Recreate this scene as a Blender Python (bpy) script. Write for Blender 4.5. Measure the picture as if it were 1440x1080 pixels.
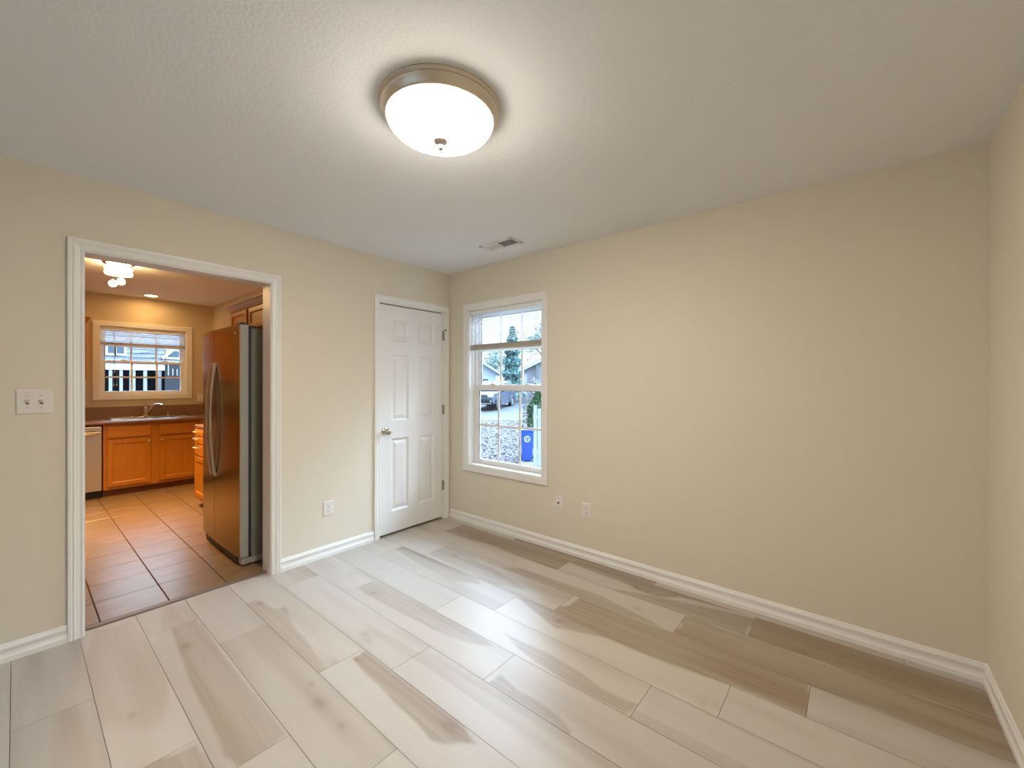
import bpy, math, random
import numpy as np
from mathutils import Vector, Matrix

# ------------------------------------------------------------------ scene, camera, sky, exposure
SC = bpy.context.scene
for o in list(bpy.data.objects):
    bpy.data.objects.remove(o)
COL = SC.collection
random.seed(7)
RNG = np.random.default_rng(7)

YAW, PIT, ROL = 0.693067992, -2.69192784e-3, 2.08569196e-3
CAM = Vector((-2.79888604, -3.14935579, 1.35022394))
FPX = 580.163139
d = Vector((math.cos(PIT) * math.cos(YAW), math.cos(PIT) * math.sin(YAW), math.sin(PIT)))
r = Vector((math.sin(YAW), -math.cos(YAW), 0.0))
u = r.cross(d)
r2 = math.cos(ROL) * r + math.sin(ROL) * u
u2 = -math.sin(ROL) * r + math.cos(ROL) * u
cam_data = bpy.data.cameras.new('camera')
cam_data.sensor_fit = 'HORIZONTAL'
cam_data.sensor_width = 36.0
cam_data.lens = 36.0 * FPX / 1440.0
cam_data.clip_start = 0.02
cam_data.clip_end = 300
cam = bpy.data.objects.new('camera', cam_data)
COL.objects.link(cam)
M = Matrix((r2, u2, -d)).transposed().to_4x4()
M.translation = CAM
cam.matrix_world = M
SC.camera = cam

SKY_STRENGTH = 9.0
world = bpy.data.worlds.new('overcast_sky')
SC.world = world
world.use_nodes = True
wn = world.node_tree
wn.nodes.clear()
w_out = wn.nodes.new('ShaderNodeOutputWorld')
w_bg = wn.nodes.new('ShaderNodeBackground')
w_tc = wn.nodes.new('ShaderNodeTexCoord')
w_sep = wn.nodes.new('ShaderNodeSeparateXYZ')
w_ramp = wn.nodes.new('ShaderNodeValToRGB')
w_ramp.color_ramp.elements[0].position = 0.0
w_ramp.color_ramp.elements[0].color = (0.90, 0.95, 1.0, 1)
w_ramp.color_ramp.elements[1].position = 0.8
w_ramp.color_ramp.elements[1].color = (0.46, 0.71, 1.0, 1)
wn.links.new(w_tc.outputs['Generated'], w_sep.inputs[0])
wn.links.new(w_sep.outputs['Z'], w_ramp.inputs[0])
wn.links.new(w_ramp.outputs[0], w_bg.inputs[0])
# sky brightened for stronger daylight on the side the room's window looks at
w_az = wn.nodes.new('ShaderNodeMapRange')
w_az.interpolation_type = 'SMOOTHSTEP'
w_az.inputs['From Min'].default_value = -0.55; w_az.inputs['From Max'].default_value = 0.75
w_az.inputs['To Min'].default_value = 0.45 * SKY_STRENGTH; w_az.inputs['To Max'].default_value = 3.4 * SKY_STRENGTH
wn.links.new(w_sep.outputs['X'], w_az.inputs['Value'])
# overcast sky: dim band at the horizon, much brighter overhead
w_el = wn.nodes.new('ShaderNodeMapRange')
w_el.interpolation_type = 'SMOOTHSTEP'
w_el.inputs['From Min'].default_value = 0.16; w_el.inputs['From Max'].default_value = 0.60
w_el.inputs['To Min'].default_value = 0.05; w_el.inputs['To Max'].default_value = 1.35
wn.links.new(w_sep.outputs['Z'], w_el.inputs['Value'])
w_mul = wn.nodes.new('ShaderNodeMath'); w_mul.operation = 'MULTIPLY'
wn.links.new(w_az.outputs['Result'], w_mul.inputs[0]); wn.links.new(w_el.outputs['Result'], w_mul.inputs[1])
wn.links.new(w_mul.outputs[0], w_bg.inputs[1])
wn.links.new(w_bg.outputs[0], w_out.inputs[0])

vs = SC.view_settings
vs.view_transform = 'Standard'
vs.look = 'None'
vs.gamma = 1.0
vs.use_curve_mapping = False
vs.exposure = 0.0
SC.display_settings.display_device = 'sRGB'
cy = SC.cycles
cy.max_bounces = 10
cy.diffuse_bounces = 7
cy.glossy_bounces = 5
cy.transparent_max_bounces = 16
cy.sample_clamp_indirect = 6.0
cy.use_denoising = True

LAMP_STRENGTH = 100.0          # dome of the flush ceiling lamp in the room
KITCHEN_LAMP = 26.0           # drum lamp in the kitchen
CAN_LAMP = 330.0               # recessed can over the sink and two added unseen cans

# ------------------------------------------------------------------ helpers
ORG = {}


def tag(o, label=None, cat=None, group=None, kind=None):
    if label: o['label'] = label
    if cat: o['category'] = cat
    if group: o['group'] = group
    if kind: o['kind'] = kind
    return o


def thing(name, loc, label, cat, group=None, rotz=0.0):
    o = bpy.data.objects.new(name, None)
    COL.objects.link(o)
    o.location = loc
    o.rotation_euler = (0, 0, rotz)
    o.empty_display_size = 0.05
    ORG[o.name] = Vector(loc) if rotz == 0 else Vector((0, 0, 0))
    return tag(o, label, cat, group)


class MB:
    """collects shapes, then links them as ONE mesh object"""
    def __init__(s):
        s.v, s.f, s.sm = [], [], []

    def add(s, vs_, fs_, smooth=False):
        b = len(s.v)
        s.v += [tuple(p) for p in vs_]
        s.f += [tuple(i + b for i in f) for f in fs_]
        s.sm += [smooth] * len(fs_)
        return s

    def box(s, x0, x1, y0, y1, z0, z1):
        x0, x1 = min(x0, x1), max(x0, x1); y0, y1 = min(y0, y1), max(y0, y1); z0, z1 = min(z0, z1), max(z0, z1)
        return s.add([(x0, y0, z0), (x1, y0, z0), (x1, y1, z0), (x0, y1, z0), (x0, y0, z1), (x1, y0, z1), (x1, y1, z1), (x0, y1, z1)],
                     [(0, 3, 2, 1), (4, 5, 6, 7), (0, 1, 5, 4), (1, 2, 6, 5), (2, 3, 7, 6), (3, 0, 4, 7)])

    def obox(s, c, ax, ay, az, hx, hy, hz):
        c, ax, ay, az = Vector(c), Vector(ax), Vector(ay), Vector(az)
        P = [c + ax * hx * i + ay * hy * j + az * hz * k for k in (-1, 1) for j in (-1, 1) for i in (-1, 1)]
        return s.add(P, [(0, 2, 3, 1), (4, 5, 7, 6), (0, 1, 5, 4), (1, 3, 7, 5), (3, 2, 6, 7), (2, 0, 4, 6)])

    def lathe(s, prof, c=(0, 0, 0), axis='Z', n=32, smooth=True):
        """prof: (radius, height) pairs along the axis"""
        vs_, fs_ = [], []
        for (R, h) in prof:
            for k in range(n):
                a = 2 * math.pi * k / n
                p = (R * math.cos(a), R * math.sin(a), h)
                if axis == 'X': p = (p[2], p[0], p[1])
                elif axis == 'Y': p = (p[1], p[2], p[0])
                vs_.append((p[0] + c[0], p[1] + c[1], p[2] + c[2]))
        m = len(prof)
        for i in range(m - 1):
            for k in range(n):
                fs_.append((i * n + k, i * n + (k + 1) % n, (i + 1) * n + (k + 1) % n, (i + 1) * n + k))
        s.add(vs_, fs_, smooth)
        if prof[0][0] > 1e-6: s.add(vs_[:n], [tuple(range(n - 1, -1, -1))])
        if prof[-1][0] > 1e-6: s.add(vs_[-n:], [tuple(range(n))])
        return s

    def tube(s, pts, rad, n=10, cap=True, flat=None):
        pts = [Vector(p) for p in pts]
        rr = rad if isinstance(rad, (list, tuple)) else [rad] * len(pts)
        vs_, fs_ = [], []
        up = Vector((0, 0, 1))
        t0 = (pts[1] - pts[0]).normalized()
        if abs(t0.dot(up)) > 0.95: up = Vector((1, 0, 0))
        n1 = t0.cross(up).normalized()
        for i, p in enumerate(pts):
            t = (pts[min(i + 1, len(pts) - 1)] - pts[max(i - 1, 0)]).normalized()
            n1 = (n1 - t * n1.dot(t)).normalized()
            n2 = t.cross(n1)
            for k in range(n):
                a = 2 * math.pi * k / n
                vs_.append(p + (n1 * math.cos(a) * (flat or 1.0) + n2 * math.sin(a)) * rr[i])
        for i in range(len(pts) - 1):
            for k in range(n):
                fs_.append((i * n + k, i * n + (k + 1) % n, (i + 1) * n + (k + 1) % n, (i + 1) * n + k))
        s.add(vs_, fs_, True)
        if cap:
            s.add(vs_[:n], [tuple(range(n - 1, -1, -1))]); s.add(vs_[-n:], [tuple(range(n))])
        return s

    def prism(s, poly, axis, a, b):
        """poly in the two other axes (in x,y,z order), extruded from a to b along axis"""
        def P(q, h):
            if axis == 'X': return (h, q[0], q[1])
            if axis == 'Y': return (q[0], h, q[1])
            return (q[0], q[1], h)
        n = len(poly)
        vs_ = [P(q, a) for q in poly] + [P(q, b) for q in poly]
        fs_ = [tuple(range(n - 1, -1, -1)), tuple(range(n, 2 * n))]
        fs_ += [(k, (k + 1) % n, n + (k + 1) % n, n + k) for k in range(n)]
        return s.add(vs_, fs_)

    def sphere(s, c, R, n=16, m=10, sz=1.0):
        prof = [(R * math.sin(math.pi * i / m), -R * sz * math.cos(math.pi * i / m)) for i in range(m + 1)]
        return s.lathe(prof, c, 'Z', n)

    def build(s, name, mat, parent=None, bevel=0.0, label=None, cat=None, group=None, kind=None, local=False, seg=2):
        me = bpy.data.meshes.new(name)
        org = Vector((0, 0, 0))
        if parent is not None and not local:
            org = ORG.get(parent.name, Vector((0, 0, 0)))
        me.from_pydata([(p[0] - org.x, p[1] - org.y, p[2] - org.z) for p in s.v], [], s.f)
        me.polygons.foreach_set('use_smooth', s.sm)
        me.materials.append(mat)
        me.update()
        import bmesh
        bm = bmesh.new(); bm.from_mesh(me)
        bmesh.ops.recalc_face_normals(bm, faces=bm.faces)
        bm.to_mesh(me); bm.free()
        o = bpy.data.objects.new(name, me)
        COL.objects.link(o)
        if parent is not None:
            o.parent = parent
            ORG[o.name] = org
        if bevel:
            b = o.modifiers.new('soft_edges', 'BEVEL')
            b.width = bevel; b.segments = seg; b.limit_method = 'ANGLE'; b.angle_limit = math.radians(40)
        return tag(o, label, cat, group, kind)


def copy_tree(o, parent=None):
    c = o.copy(); COL.objects.link(c)
    if parent is not None: c.parent = parent
    for ch in list(o.children): copy_tree(ch, c)
    return c


def trim_run(path, prof, normal, closed=False):
    """mitred moulding: path of points in a wall plane, prof = (across, out) pairs; 'across' points to the left of travel"""
    mb = MB()
    P = [Vector(p) for p in path]
    N = Vector(normal)
    n = len(P)
    rings = []
    for i in range(n):
        def seg(a, b): return (P[b] - P[a]).normalized()
        if closed: t0, t1 = seg((i - 1) % n, i), seg(i, (i + 1) % n)
        else:
            t0 = seg(i - 1, i) if i > 0 else seg(i, i + 1)
            t1 = seg(i, i + 1) if i < n - 1 else seg(i - 1, i)
        l0, l1 = N.cross(t0), N.cross(t1)
        m = (l0 + l1)
        m = m / max(m.dot(l0), 1e-6)
        rings.append([P[i] + m * a + N * b for a, b in prof])
    k = len(prof)
    vs_ = [p for rg in rings for p in rg]
    fs_ = []
    for i in range(n if closed else n - 1):
        j = (i + 1) % n
        for q in range(k):
            fs_.append((i * k + q, i * k + (q + 1) % k, j * k + (q + 1) % k, j * k + q))
    mb.add(vs_, fs_)
    if not closed:
        mb.add(rings[0], [tuple(range(k))]); mb.add(rings[-1], [tuple(range(k - 1, -1, -1))])
    return mb


def srgb(*c):
    return tuple(((x / 255) / 12.92 if x / 255 <= 0.04045 else ((x / 255 + 0.055) / 1.055) ** 2.4) for x in c)


def mat(name, color, rough=0.5, metal=0.0, spec=0.5, bump=None, vary=None, stretch=(1, 1, 1), emit=None, coat=0.0):
    """bump = (noise scale, strength, distance); vary = (second colour, noise scale, contrast)"""
    m = bpy.data.materials.new(name)
    m.use_nodes = True
    nt = m.node_tree
    b = nt.nodes['Principled BSDF']
    b.inputs['Base Color'].default_value = (*color, 1)
    b.inputs['Roughness'].default_value = rough
    b.inputs['Metallic'].default_value = metal
    b.inputs['Specular IOR Level'].default_value = spec
    b.inputs['Coat Weight'].default_value = coat
    if emit:
        b.inputs['Emission Color'].default_value = (*emit[0], 1)
        b.inputs['Emission Strength'].default_value = emit[1]
    tc = mp = None
    if bump or vary:
        tc = nt.nodes.new('ShaderNodeTexCoord')
        mp = nt.nodes.new('ShaderNodeMapping')
        mp.inputs['Scale'].default_value = stretch
        nt.links.new(tc.outputs['Object'], mp.inputs[0])
    if vary:
        nz = nt.nodes.new('ShaderNodeTexNoise')
        nz.inputs['Scale'].default_value = vary[1]
        nz.inputs['Detail'].default_value = 6
        nt.links.new(mp.outputs[0], nz.inputs['Vector'])
        rp = nt.nodes.new('ShaderNodeValToRGB')
        c = vary[2]
        rp.color_ramp.elements[0].position = 0.5 - 0.5 * (1 - c)
        rp.color_ramp.elements[1].position = 0.5 + 0.5 * (1 - c)
        rp.color_ramp.elements[0].color = (*color, 1)
        rp.color_ramp.elements[1].color = (*vary[0], 1)
        nt.links.new(nz.outputs['Fac'], rp.inputs[0])
        nt.links.new(rp.outputs[0], b.inputs['Base Color'])
    if bump:
        nz = nt.nodes.new('ShaderNodeTexNoise')
        nz.inputs['Scale'].default_value = bump[0]
        nz.inputs['Detail'].default_value = 3
        nt.links.new(mp.outputs[0], nz.inputs['Vector'])
        bp = nt.nodes.new('ShaderNodeBump')
        bp.inputs['Strength'].default_value = bump[1]
        bp.inputs['Distance'].default_value = bump[2]
        nt.links.new(nz.outputs['Fac'], bp.inputs['Height'])
        nt.links.new(bp.outputs[0], b.inputs['Normal'])
    return m


def glass_mat(name, tint=(1, 1, 1), refl=0.05):
    m = bpy.data.materials.new(name)
    m.use_nodes = True
    nt = m.node_tree
    nt.nodes.clear()
    o = nt.nodes.new('ShaderNodeOutputMaterial')
    t = nt.nodes.new('ShaderNodeBsdfTransparent'); t.inputs[0].default_value = (*tint, 1)
    g = nt.nodes.new('ShaderNodeBsdfGlossy'); g.inputs['Roughness'].default_value = 0.02
    mx = nt.nodes.new('ShaderNodeMixShader')
    fr = nt.nodes.new('ShaderNodeFresnel'); fr.inputs[0].default_value = 1.25
    nt.links.new(fr.outputs[0], mx.inputs[0])
    nt.links.new(t.outputs[0], mx.inputs[1]); nt.links.new(g.outputs[0], mx.inputs[2])
    nt.links.new(mx.outputs[0], o.inputs[0])
    return m


# ------------------------------------------------------------------ materials
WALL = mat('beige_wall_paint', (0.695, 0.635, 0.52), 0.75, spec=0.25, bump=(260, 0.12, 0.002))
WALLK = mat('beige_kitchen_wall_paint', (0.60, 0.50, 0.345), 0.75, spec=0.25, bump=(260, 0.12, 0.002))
CEIL = mat('textured_ceiling_paint', (0.82, 0.825, 0.825), 0.9, spec=0.15, bump=(75, 0.35, 0.004))
TRIM = mat('white_trim_enamel', (0.80, 0.78, 0.74), 0.35, spec=0.45)
DOORW = mat('white_door_enamel', (0.80, 0.79, 0.77), 0.32, spec=0.45, bump=(300, 0.04, 0.001))
VINYL = mat('white_window_vinyl', (0.82, 0.82, 0.81), 0.3)
BLIND = mat('white_blind_slat', (0.84, 0.85, 0.86), 0.45)
RAILM = mat('shaded_white_blind_rail', (0.50, 0.44, 0.37), 0.5)  # white slats and rail, with their backlit shade mixed into the colour
CORD = mat('white_cord', (0.55, 0.55, 0.56), 0.7)
GLASS = glass_mat('window_glass', (0.96, 0.985, 1.0))
GASKET = mat('dark_gasket', (0.03, 0.035, 0.05), 0.6)
PLATE = mat('ivory_plastic_plate', (0.74, 0.70, 0.64), 0.35)
SLOT = mat('dark_slot', (0.03, 0.025, 0.02), 0.6)
SCREW = mat('painted_screw', (0.45, 0.42, 0.38), 0.4, metal=0.4)
NICKEL = mat('brushed_nickel', (0.72, 0.64, 0.53), 0.34, metal=0.85, bump=(120, 0.05, 0.001), stretch=(1, 1, 12))
SATIN = mat('satin_nickel_hardware', (0.50, 0.45, 0.40), 0.28, metal=1.0)
HINGE = mat('grey_hinge_metal', (0.33, 0.31, 0.29), 0.4, metal=0.8)
CHROME = mat('polished_chrome', (0.72, 0.70, 0.67), 0.12, metal=1.0)
STEEL = mat('orange_tinted_stainless', (0.37, 0.265, 0.135), 0.22, metal=1.0, bump=(60, 0.03, 0.001), stretch=(1, 1, 0.02))  # orange reflection of the oak cabinets is tinted into the steel colour
STEELH = mat('satin_handle_steel', (0.68, 0.60, 0.52), 0.30, metal=1.0)
STEELD = mat('dishwasher_stainless', (0.62, 0.57, 0.50), 0.34, metal=0.9, bump=(60, 0.03, 0.001), stretch=(0.03, 1, 1))
SINKM = mat('sink_stainless', (0.68, 0.66, 0.63), 0.22, metal=1.0)
FRIDGE = mat('grey_textured_fridge_side', (0.185, 0.178, 0.14), 0.42, bump=(350, 0.35, 0.001))
FRIDGED = mat('grey_fridge_door_edge', (0.36, 0.35, 0.305), 0.42, bump=(350, 0.2, 0.001))
BLACK = mat('black_plastic', (0.015, 0.014, 0.014), 0.45)
WOOD = mat('honey_oak_wood', (0.52, 0.20, 0.016), 0.36, vary=((0.43, 0.15, 0.010), 5.0, 0.35), stretch=(6, 6, 0.6), bump=(90, 0.05, 0.001))
WOODX = mat('honey_oak_crosswise', (0.54, 0.21, 0.017), 0.36, vary=((0.45, 0.16, 0.011), 5.0, 0.35), stretch=(0.6, 6, 6), bump=(90, 0.05, 0.001))
WOODD = mat('oak_toe_kick', (0.20, 0.062, 0.018), 0.5, vary=((0.14, 0.045, 0.014), 8.0, 0.3))
COUNTER = mat('brown_laminate', (0.27, 0.145, 0.075), 0.3, vary=((0.20, 0.10, 0.05), 45.0, 0.4))
KNOBW = mat('pale_cabinet_knob', (0.80, 0.70, 0.58), 0.25, metal=0.6)
THRESH = mat('brown_threshold_strip', (0.20, 0.155, 0.125), 0.4, vary=((0.14, 0.10, 0.08), 14, 0.3))
CROWN = mat('light_crown_moulding', (0.66, 0.54, 0.44), 0.4)

# ------------------------------------------------------------------ dimensions of the two rooms
CH = 2.44            # ceiling height
CHK = 2.47           # kitchen ceiling height
WT = 0.14            # thickness of the wall between the rooms
XR = -4.7            # rear end of the room
YN = -3.614          # near wall
KY = 4.15            # far kitchen wall
KXR, KXL = -0.93, -4.55
# doorway and closet door
DX0, DX1, DZ = -2.568, -1.650, 2.047
CX0, CX1, CZ = -0.800, -0.084, 2.046
# windows
WY0, WY1, WZ0, WZ1 = -1.150, -0.281, 0.567, 2.044
KW0, KW1, KZ0, KZ1 = -2.124, -1.246, 1.185, 2.063


def wall_x(mb, x0, x1, y0, y1, z0, z1, holes=()):
    """wall along X with holes (hx0,hx1,hz0,hz1)"""
    xs = sorted({x0, x1, *[h for q in holes for h in q[:2]]})
    zs = sorted({z0, z1, *[h for q in holes for h in q[2:]]})
    for i in range(len(xs) - 1):
        for j in range(len(zs) - 1):
            cx, cz = (xs[i] + xs[i + 1]) / 2, (zs[j] + zs[j + 1]) / 2
            if any(q[0] < cx < q[1] and q[2] < cz < q[3] for q in holes): continue
            mb.box(xs[i], xs[i + 1], y0, y1, zs[j], zs[j + 1])
    return mb


def wall_y(mb, y0, y1, x0, x1, z0, z1, holes=()):
    ys = sorted({y0, y1, *[h for q in holes for h in q[:2]]})
    zs = sorted({z0, z1, *[h for q in holes for h in q[2:]]})
    for i in range(len(ys) - 1):
        for j in range(len(zs) - 1):
            cyy, cz = (ys[i] + ys[i + 1]) / 2, (zs[j] + zs[j + 1]) / 2
            if any(q[0] < cyy < q[1] and q[2] < cz < q[3] for q in holes): continue
            mb.box(x0, x1, ys[i], ys[i + 1], zs[j], zs[j + 1])
    return mb


S = 'structure'
wall_x(MB(), XR - 0.15, 0.15, 0.0, WT, 0, CH, [(DX0, DX1, 0, DZ), (CX0, CX1, 0, CZ)]).build('wall_left', WALL, kind=S)
wall_y(MB(), YN - 0.15, 0.0, 0.0, 0.15, 0, CH, [(WY0, WY1, WZ0, WZ1)]).build('wall_right', WALL, kind=S)
MB().box(XR - 0.15, 0.0, YN - 0.15, YN, 0, CH).build('wall_near', WALL, kind=S)
RW = (-2.75, -0.85, 0.55, 2.08)      # unseen window behind the camera, added and sized for its daylight
wall_y(MB(), YN, 0.0, XR - 0.15, XR, 0, CH, [RW]).build('wall_rear', WALL, kind=S)
MB().box(XR - 0.15, 0.15, YN - 0.15, WT, CH, CH + 0.12).build('ceiling', CEIL, kind=S)
# kitchen shell
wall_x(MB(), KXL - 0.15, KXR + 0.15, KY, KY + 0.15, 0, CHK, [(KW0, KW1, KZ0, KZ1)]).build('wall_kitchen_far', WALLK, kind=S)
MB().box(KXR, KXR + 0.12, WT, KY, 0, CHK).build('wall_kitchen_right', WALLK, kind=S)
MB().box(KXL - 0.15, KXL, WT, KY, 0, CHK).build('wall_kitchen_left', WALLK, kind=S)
MB().box(KXL - 0.15, KXR + 0.15, WT, KY + 0.15, CHK, CHK + 0.12).build('ceiling_kitchen', mat('kitchen_ceiling_paint', (0.84, 0.82, 0.79), 0.9, spec=0.15, bump=(75, 0.3, 0.004)), kind=S)
# closet behind the panelled door
m = MB(); m.box(KXR + 0.12, 0.15, 0.85, 0.95, 0, CHK); m.box(0.05, 0.15, WT, 0.85, 0, CHK)
m.build('wall_closet', WALL, kind=S)
MB().box(KXR + 0.12, 0.15, WT, 0.95, CHK, CHK + 0.1).build('ceiling_closet', CEIL, kind=S)

# ------------------------------------------------------------------ plank floor
def vnoise(x, y, seed):
    """smooth value noise on arrays"""
    xi = np.floor(x).astype(np.int64); yi = np.floor(y).astype(np.int64)
    fx = x - xi; fy = y - yi
    fx = fx * fx * (3 - 2 * fx); fy = fy * fy * (3 - 2 * fy)
    def h(a, b):
        n = (a * 374761393 + b * 668265263 + seed * 1442695041) & 0xffffffff
        n = ((n ^ (n >> 13)) * 1274126177) & 0xffffffff
        return ((n ^ (n >> 16)) & 0xffff) / 65535.0
    return (h(xi, yi) * (1 - fx) + h(xi + 1, yi) * fx) * (1 - fy) + (h(xi, yi + 1) * (1 - fx) + h(xi + 1, yi + 1) * fx) * fy


def inpoly(px, py, poly):
    inside = np.zeros(px.shape, bool)
    n = len(poly)
    for i in range(n):
        x0, y0 = poly[i]; x1, y1 = poly[(i + 1) % n]
        if y0 == y1: continue
        c = ((y0 > py) != (y1 > py)) & (px < (x1 - x0) * (py - y0) / (y1 - y0) + x0)
        inside ^= c
    return inside


# brown heartwood figures of single planks (floor coordinates) and how strong they are
FIGS = [
    ([(-1.74, -1.25), (-1.76, -1.5), (-1.78, -1.68), (-1.8, -1.9), (-1.76, -1.99), (-1.72, -2.06), (-1.7, -2.08), (-1.66, -1.93), (-1.67, -1.65), (-1.67, -1.46), (-1.66, -1.24)], 0.85),
    ([(-1.9, -0.3), (-1.82, -0.34), (-1.81, -0.48), (-1.77, -0.51), (-1.8, -0.68), (-1.82, -0.94), (-1.84, -1.11), (-1.85, -1.24), (-1.9, -1.24), (-1.91, -1.18), (-1.91, -0.99), (-1.91, -0.69), (-1.91, -0.45)], 0.6),
    ([(-1.37, -0.64), (-1.22, -0.63), (-1.21, -0.96), (-1.21, -1.23), (-1.21, -1.64), (-1.23, -1.76), (-1.3, -1.6), (-1.33, -1.37), (-1.36, -1.0)], 0.5),
    ([(-0.72, -0.57), (-0.52, -0.55), (-0.54, -0.81), (-0.57, -1.1), (-0.66, -1.5), (-0.74, -1.3), (-0.74, -0.87)], 0.45),
    ([(-0.86, -0.04), (-0.76, -0.05), (-0.75, -0.34), (-0.75, -0.58), (-0.76, -0.88), (-0.77, -1.16), (-0.80, -1.22), (-0.9, -1.06), (-0.89, -0.83), (-0.84, -0.32)], 0.5),
    ([(-0.14, -1.5), (-0.16, -1.7), (-0.17, -1.87), (-0.21, -2.07), (-0.2, -2.2), (-0.12, -2.3), (-0.1, -2.4), (-0.07, -2.62), (0.01, -2.62), (0.01, -1.5)], 0.95),
    ([(-0.76, -1.8), (-0.53, -1.8), (-0.53, -3.02), (-0.75, -3.02), (-0.76, -2.4)], 1.0),
    ([(-0.78, -1.5), (-0.755, -1.69), (-0.755, -1.89), (-0.755, -2.1), (-0.755, -2.72), (-0.78, -2.6), (-0.80, -2.3), (-0.80, -2.12), (-0.83, -2.04), (-0.9, -1.9), (-0.88, -1.81), (-0.85, -1.74)], 0.8),
    ([(-1.12, -1.7), (-1.10, -1.98), (-1.12, -2.18), (-1.14, -2.3), (-1.12, -2.46), (-1.215, -2.46), (-1.215, -2.33), (-1.215, -2.19), (-1.2, -1.95)], 0.7),
    ([(-1.44, -1.86), (-1.36, -1.87), (-1.39, -1.99), (-1.39, -2.09), (-1.4, -2.19), (-1.42, -2.3), (-1.445, -2.3), (-1.445, -2.08)], 0.65),
    ([(-2.14, -0.2), (-2.13, -0.6), (-2.13, -1.5), (-2.3, -1.5), (-2.32, -1.4), (-2.31, -1.26), (-2.29, -0.87), (-2.27, -0.47), (-2.25, -0.2)], 0.62),
    ([(-2.6, -1.24), (-2.36, -1.24), (-2.36, -2.46), (-2.6, -2.46)], 0.62),
    ([(-0.31, -0.276), (-0.06, -0.276), (-0.06, -1.51), (-0.31, -1.51), (-0.28, -0.9)], 0.95),
    ([(-0.07, 0.1), (0.02, 0.1), (0.02, -3.7), (-0.07, -3.7)], 1.0),
    ([(-0.31, -2.71), (-0.06, -2.71), (-0.06, -3.7), (-0.31, -3.7)], 0.9),
    ([(-0.53, -2.4), (-0.30, -2.4), (-0.30, -3.62), (-0.53, -3.62)], 0.9),
    ([(-0.31, -1.9), (-0.20, -2.2), (-0.09, -2.71), (-0.31, -2.71)], 0.7),
    ([(-0.53, -1.18), (-0.44, -1.3), (-0.42, -1.9), (-0.53, -2.39)], 0.7),
]
KNOTS = [(-1.28, -0.42, .022), (-1.33, -0.78, .022), (-1.60, -1.13, .03), (-1.62, -1.20, .02), (-1.98, -1.42, .045), (-1.98, -1.60, .018), (-2.24, -0.52, .03),
         (-0.60, -0.75, .018), (-0.45, -0.55, .02), (-1.85, -0.36, .02), (-1.71, -1.93, .03), (-0.42, -2.15, .022), (-0.83, -1.86, .025), (-0.18, -2.05, .02),
         (-1.81, -1.22, .018), (-1.74, -1.28, .015), (-0.28, -2.95, .02), (-0.95, -2.66, .016), (-1.95, -1.28, .014), (-2.5, -0.9, .02), (-1.1, -0.5, .014)]
PW, PX0 = 0.2285, -2.1275
ENDS = {9: -.9, 8: -.276, 7: -1.179, 6: -.562, 5: -.288, 4: -1.235, 3: -.635, 2: -.261, 1: -1.238, 0: -.635, -1: -.269, -2: -1.240, -3: -.651, -4: -.27, -5: -.9}
PALE = np.array([0.492, 0.447, 0.392])
TAN = np.array([0.322, 0.258, 0.196])
fl_v, fl_f, fl_c = [], [], []
nv = 0
GAP = 0.0009
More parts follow.
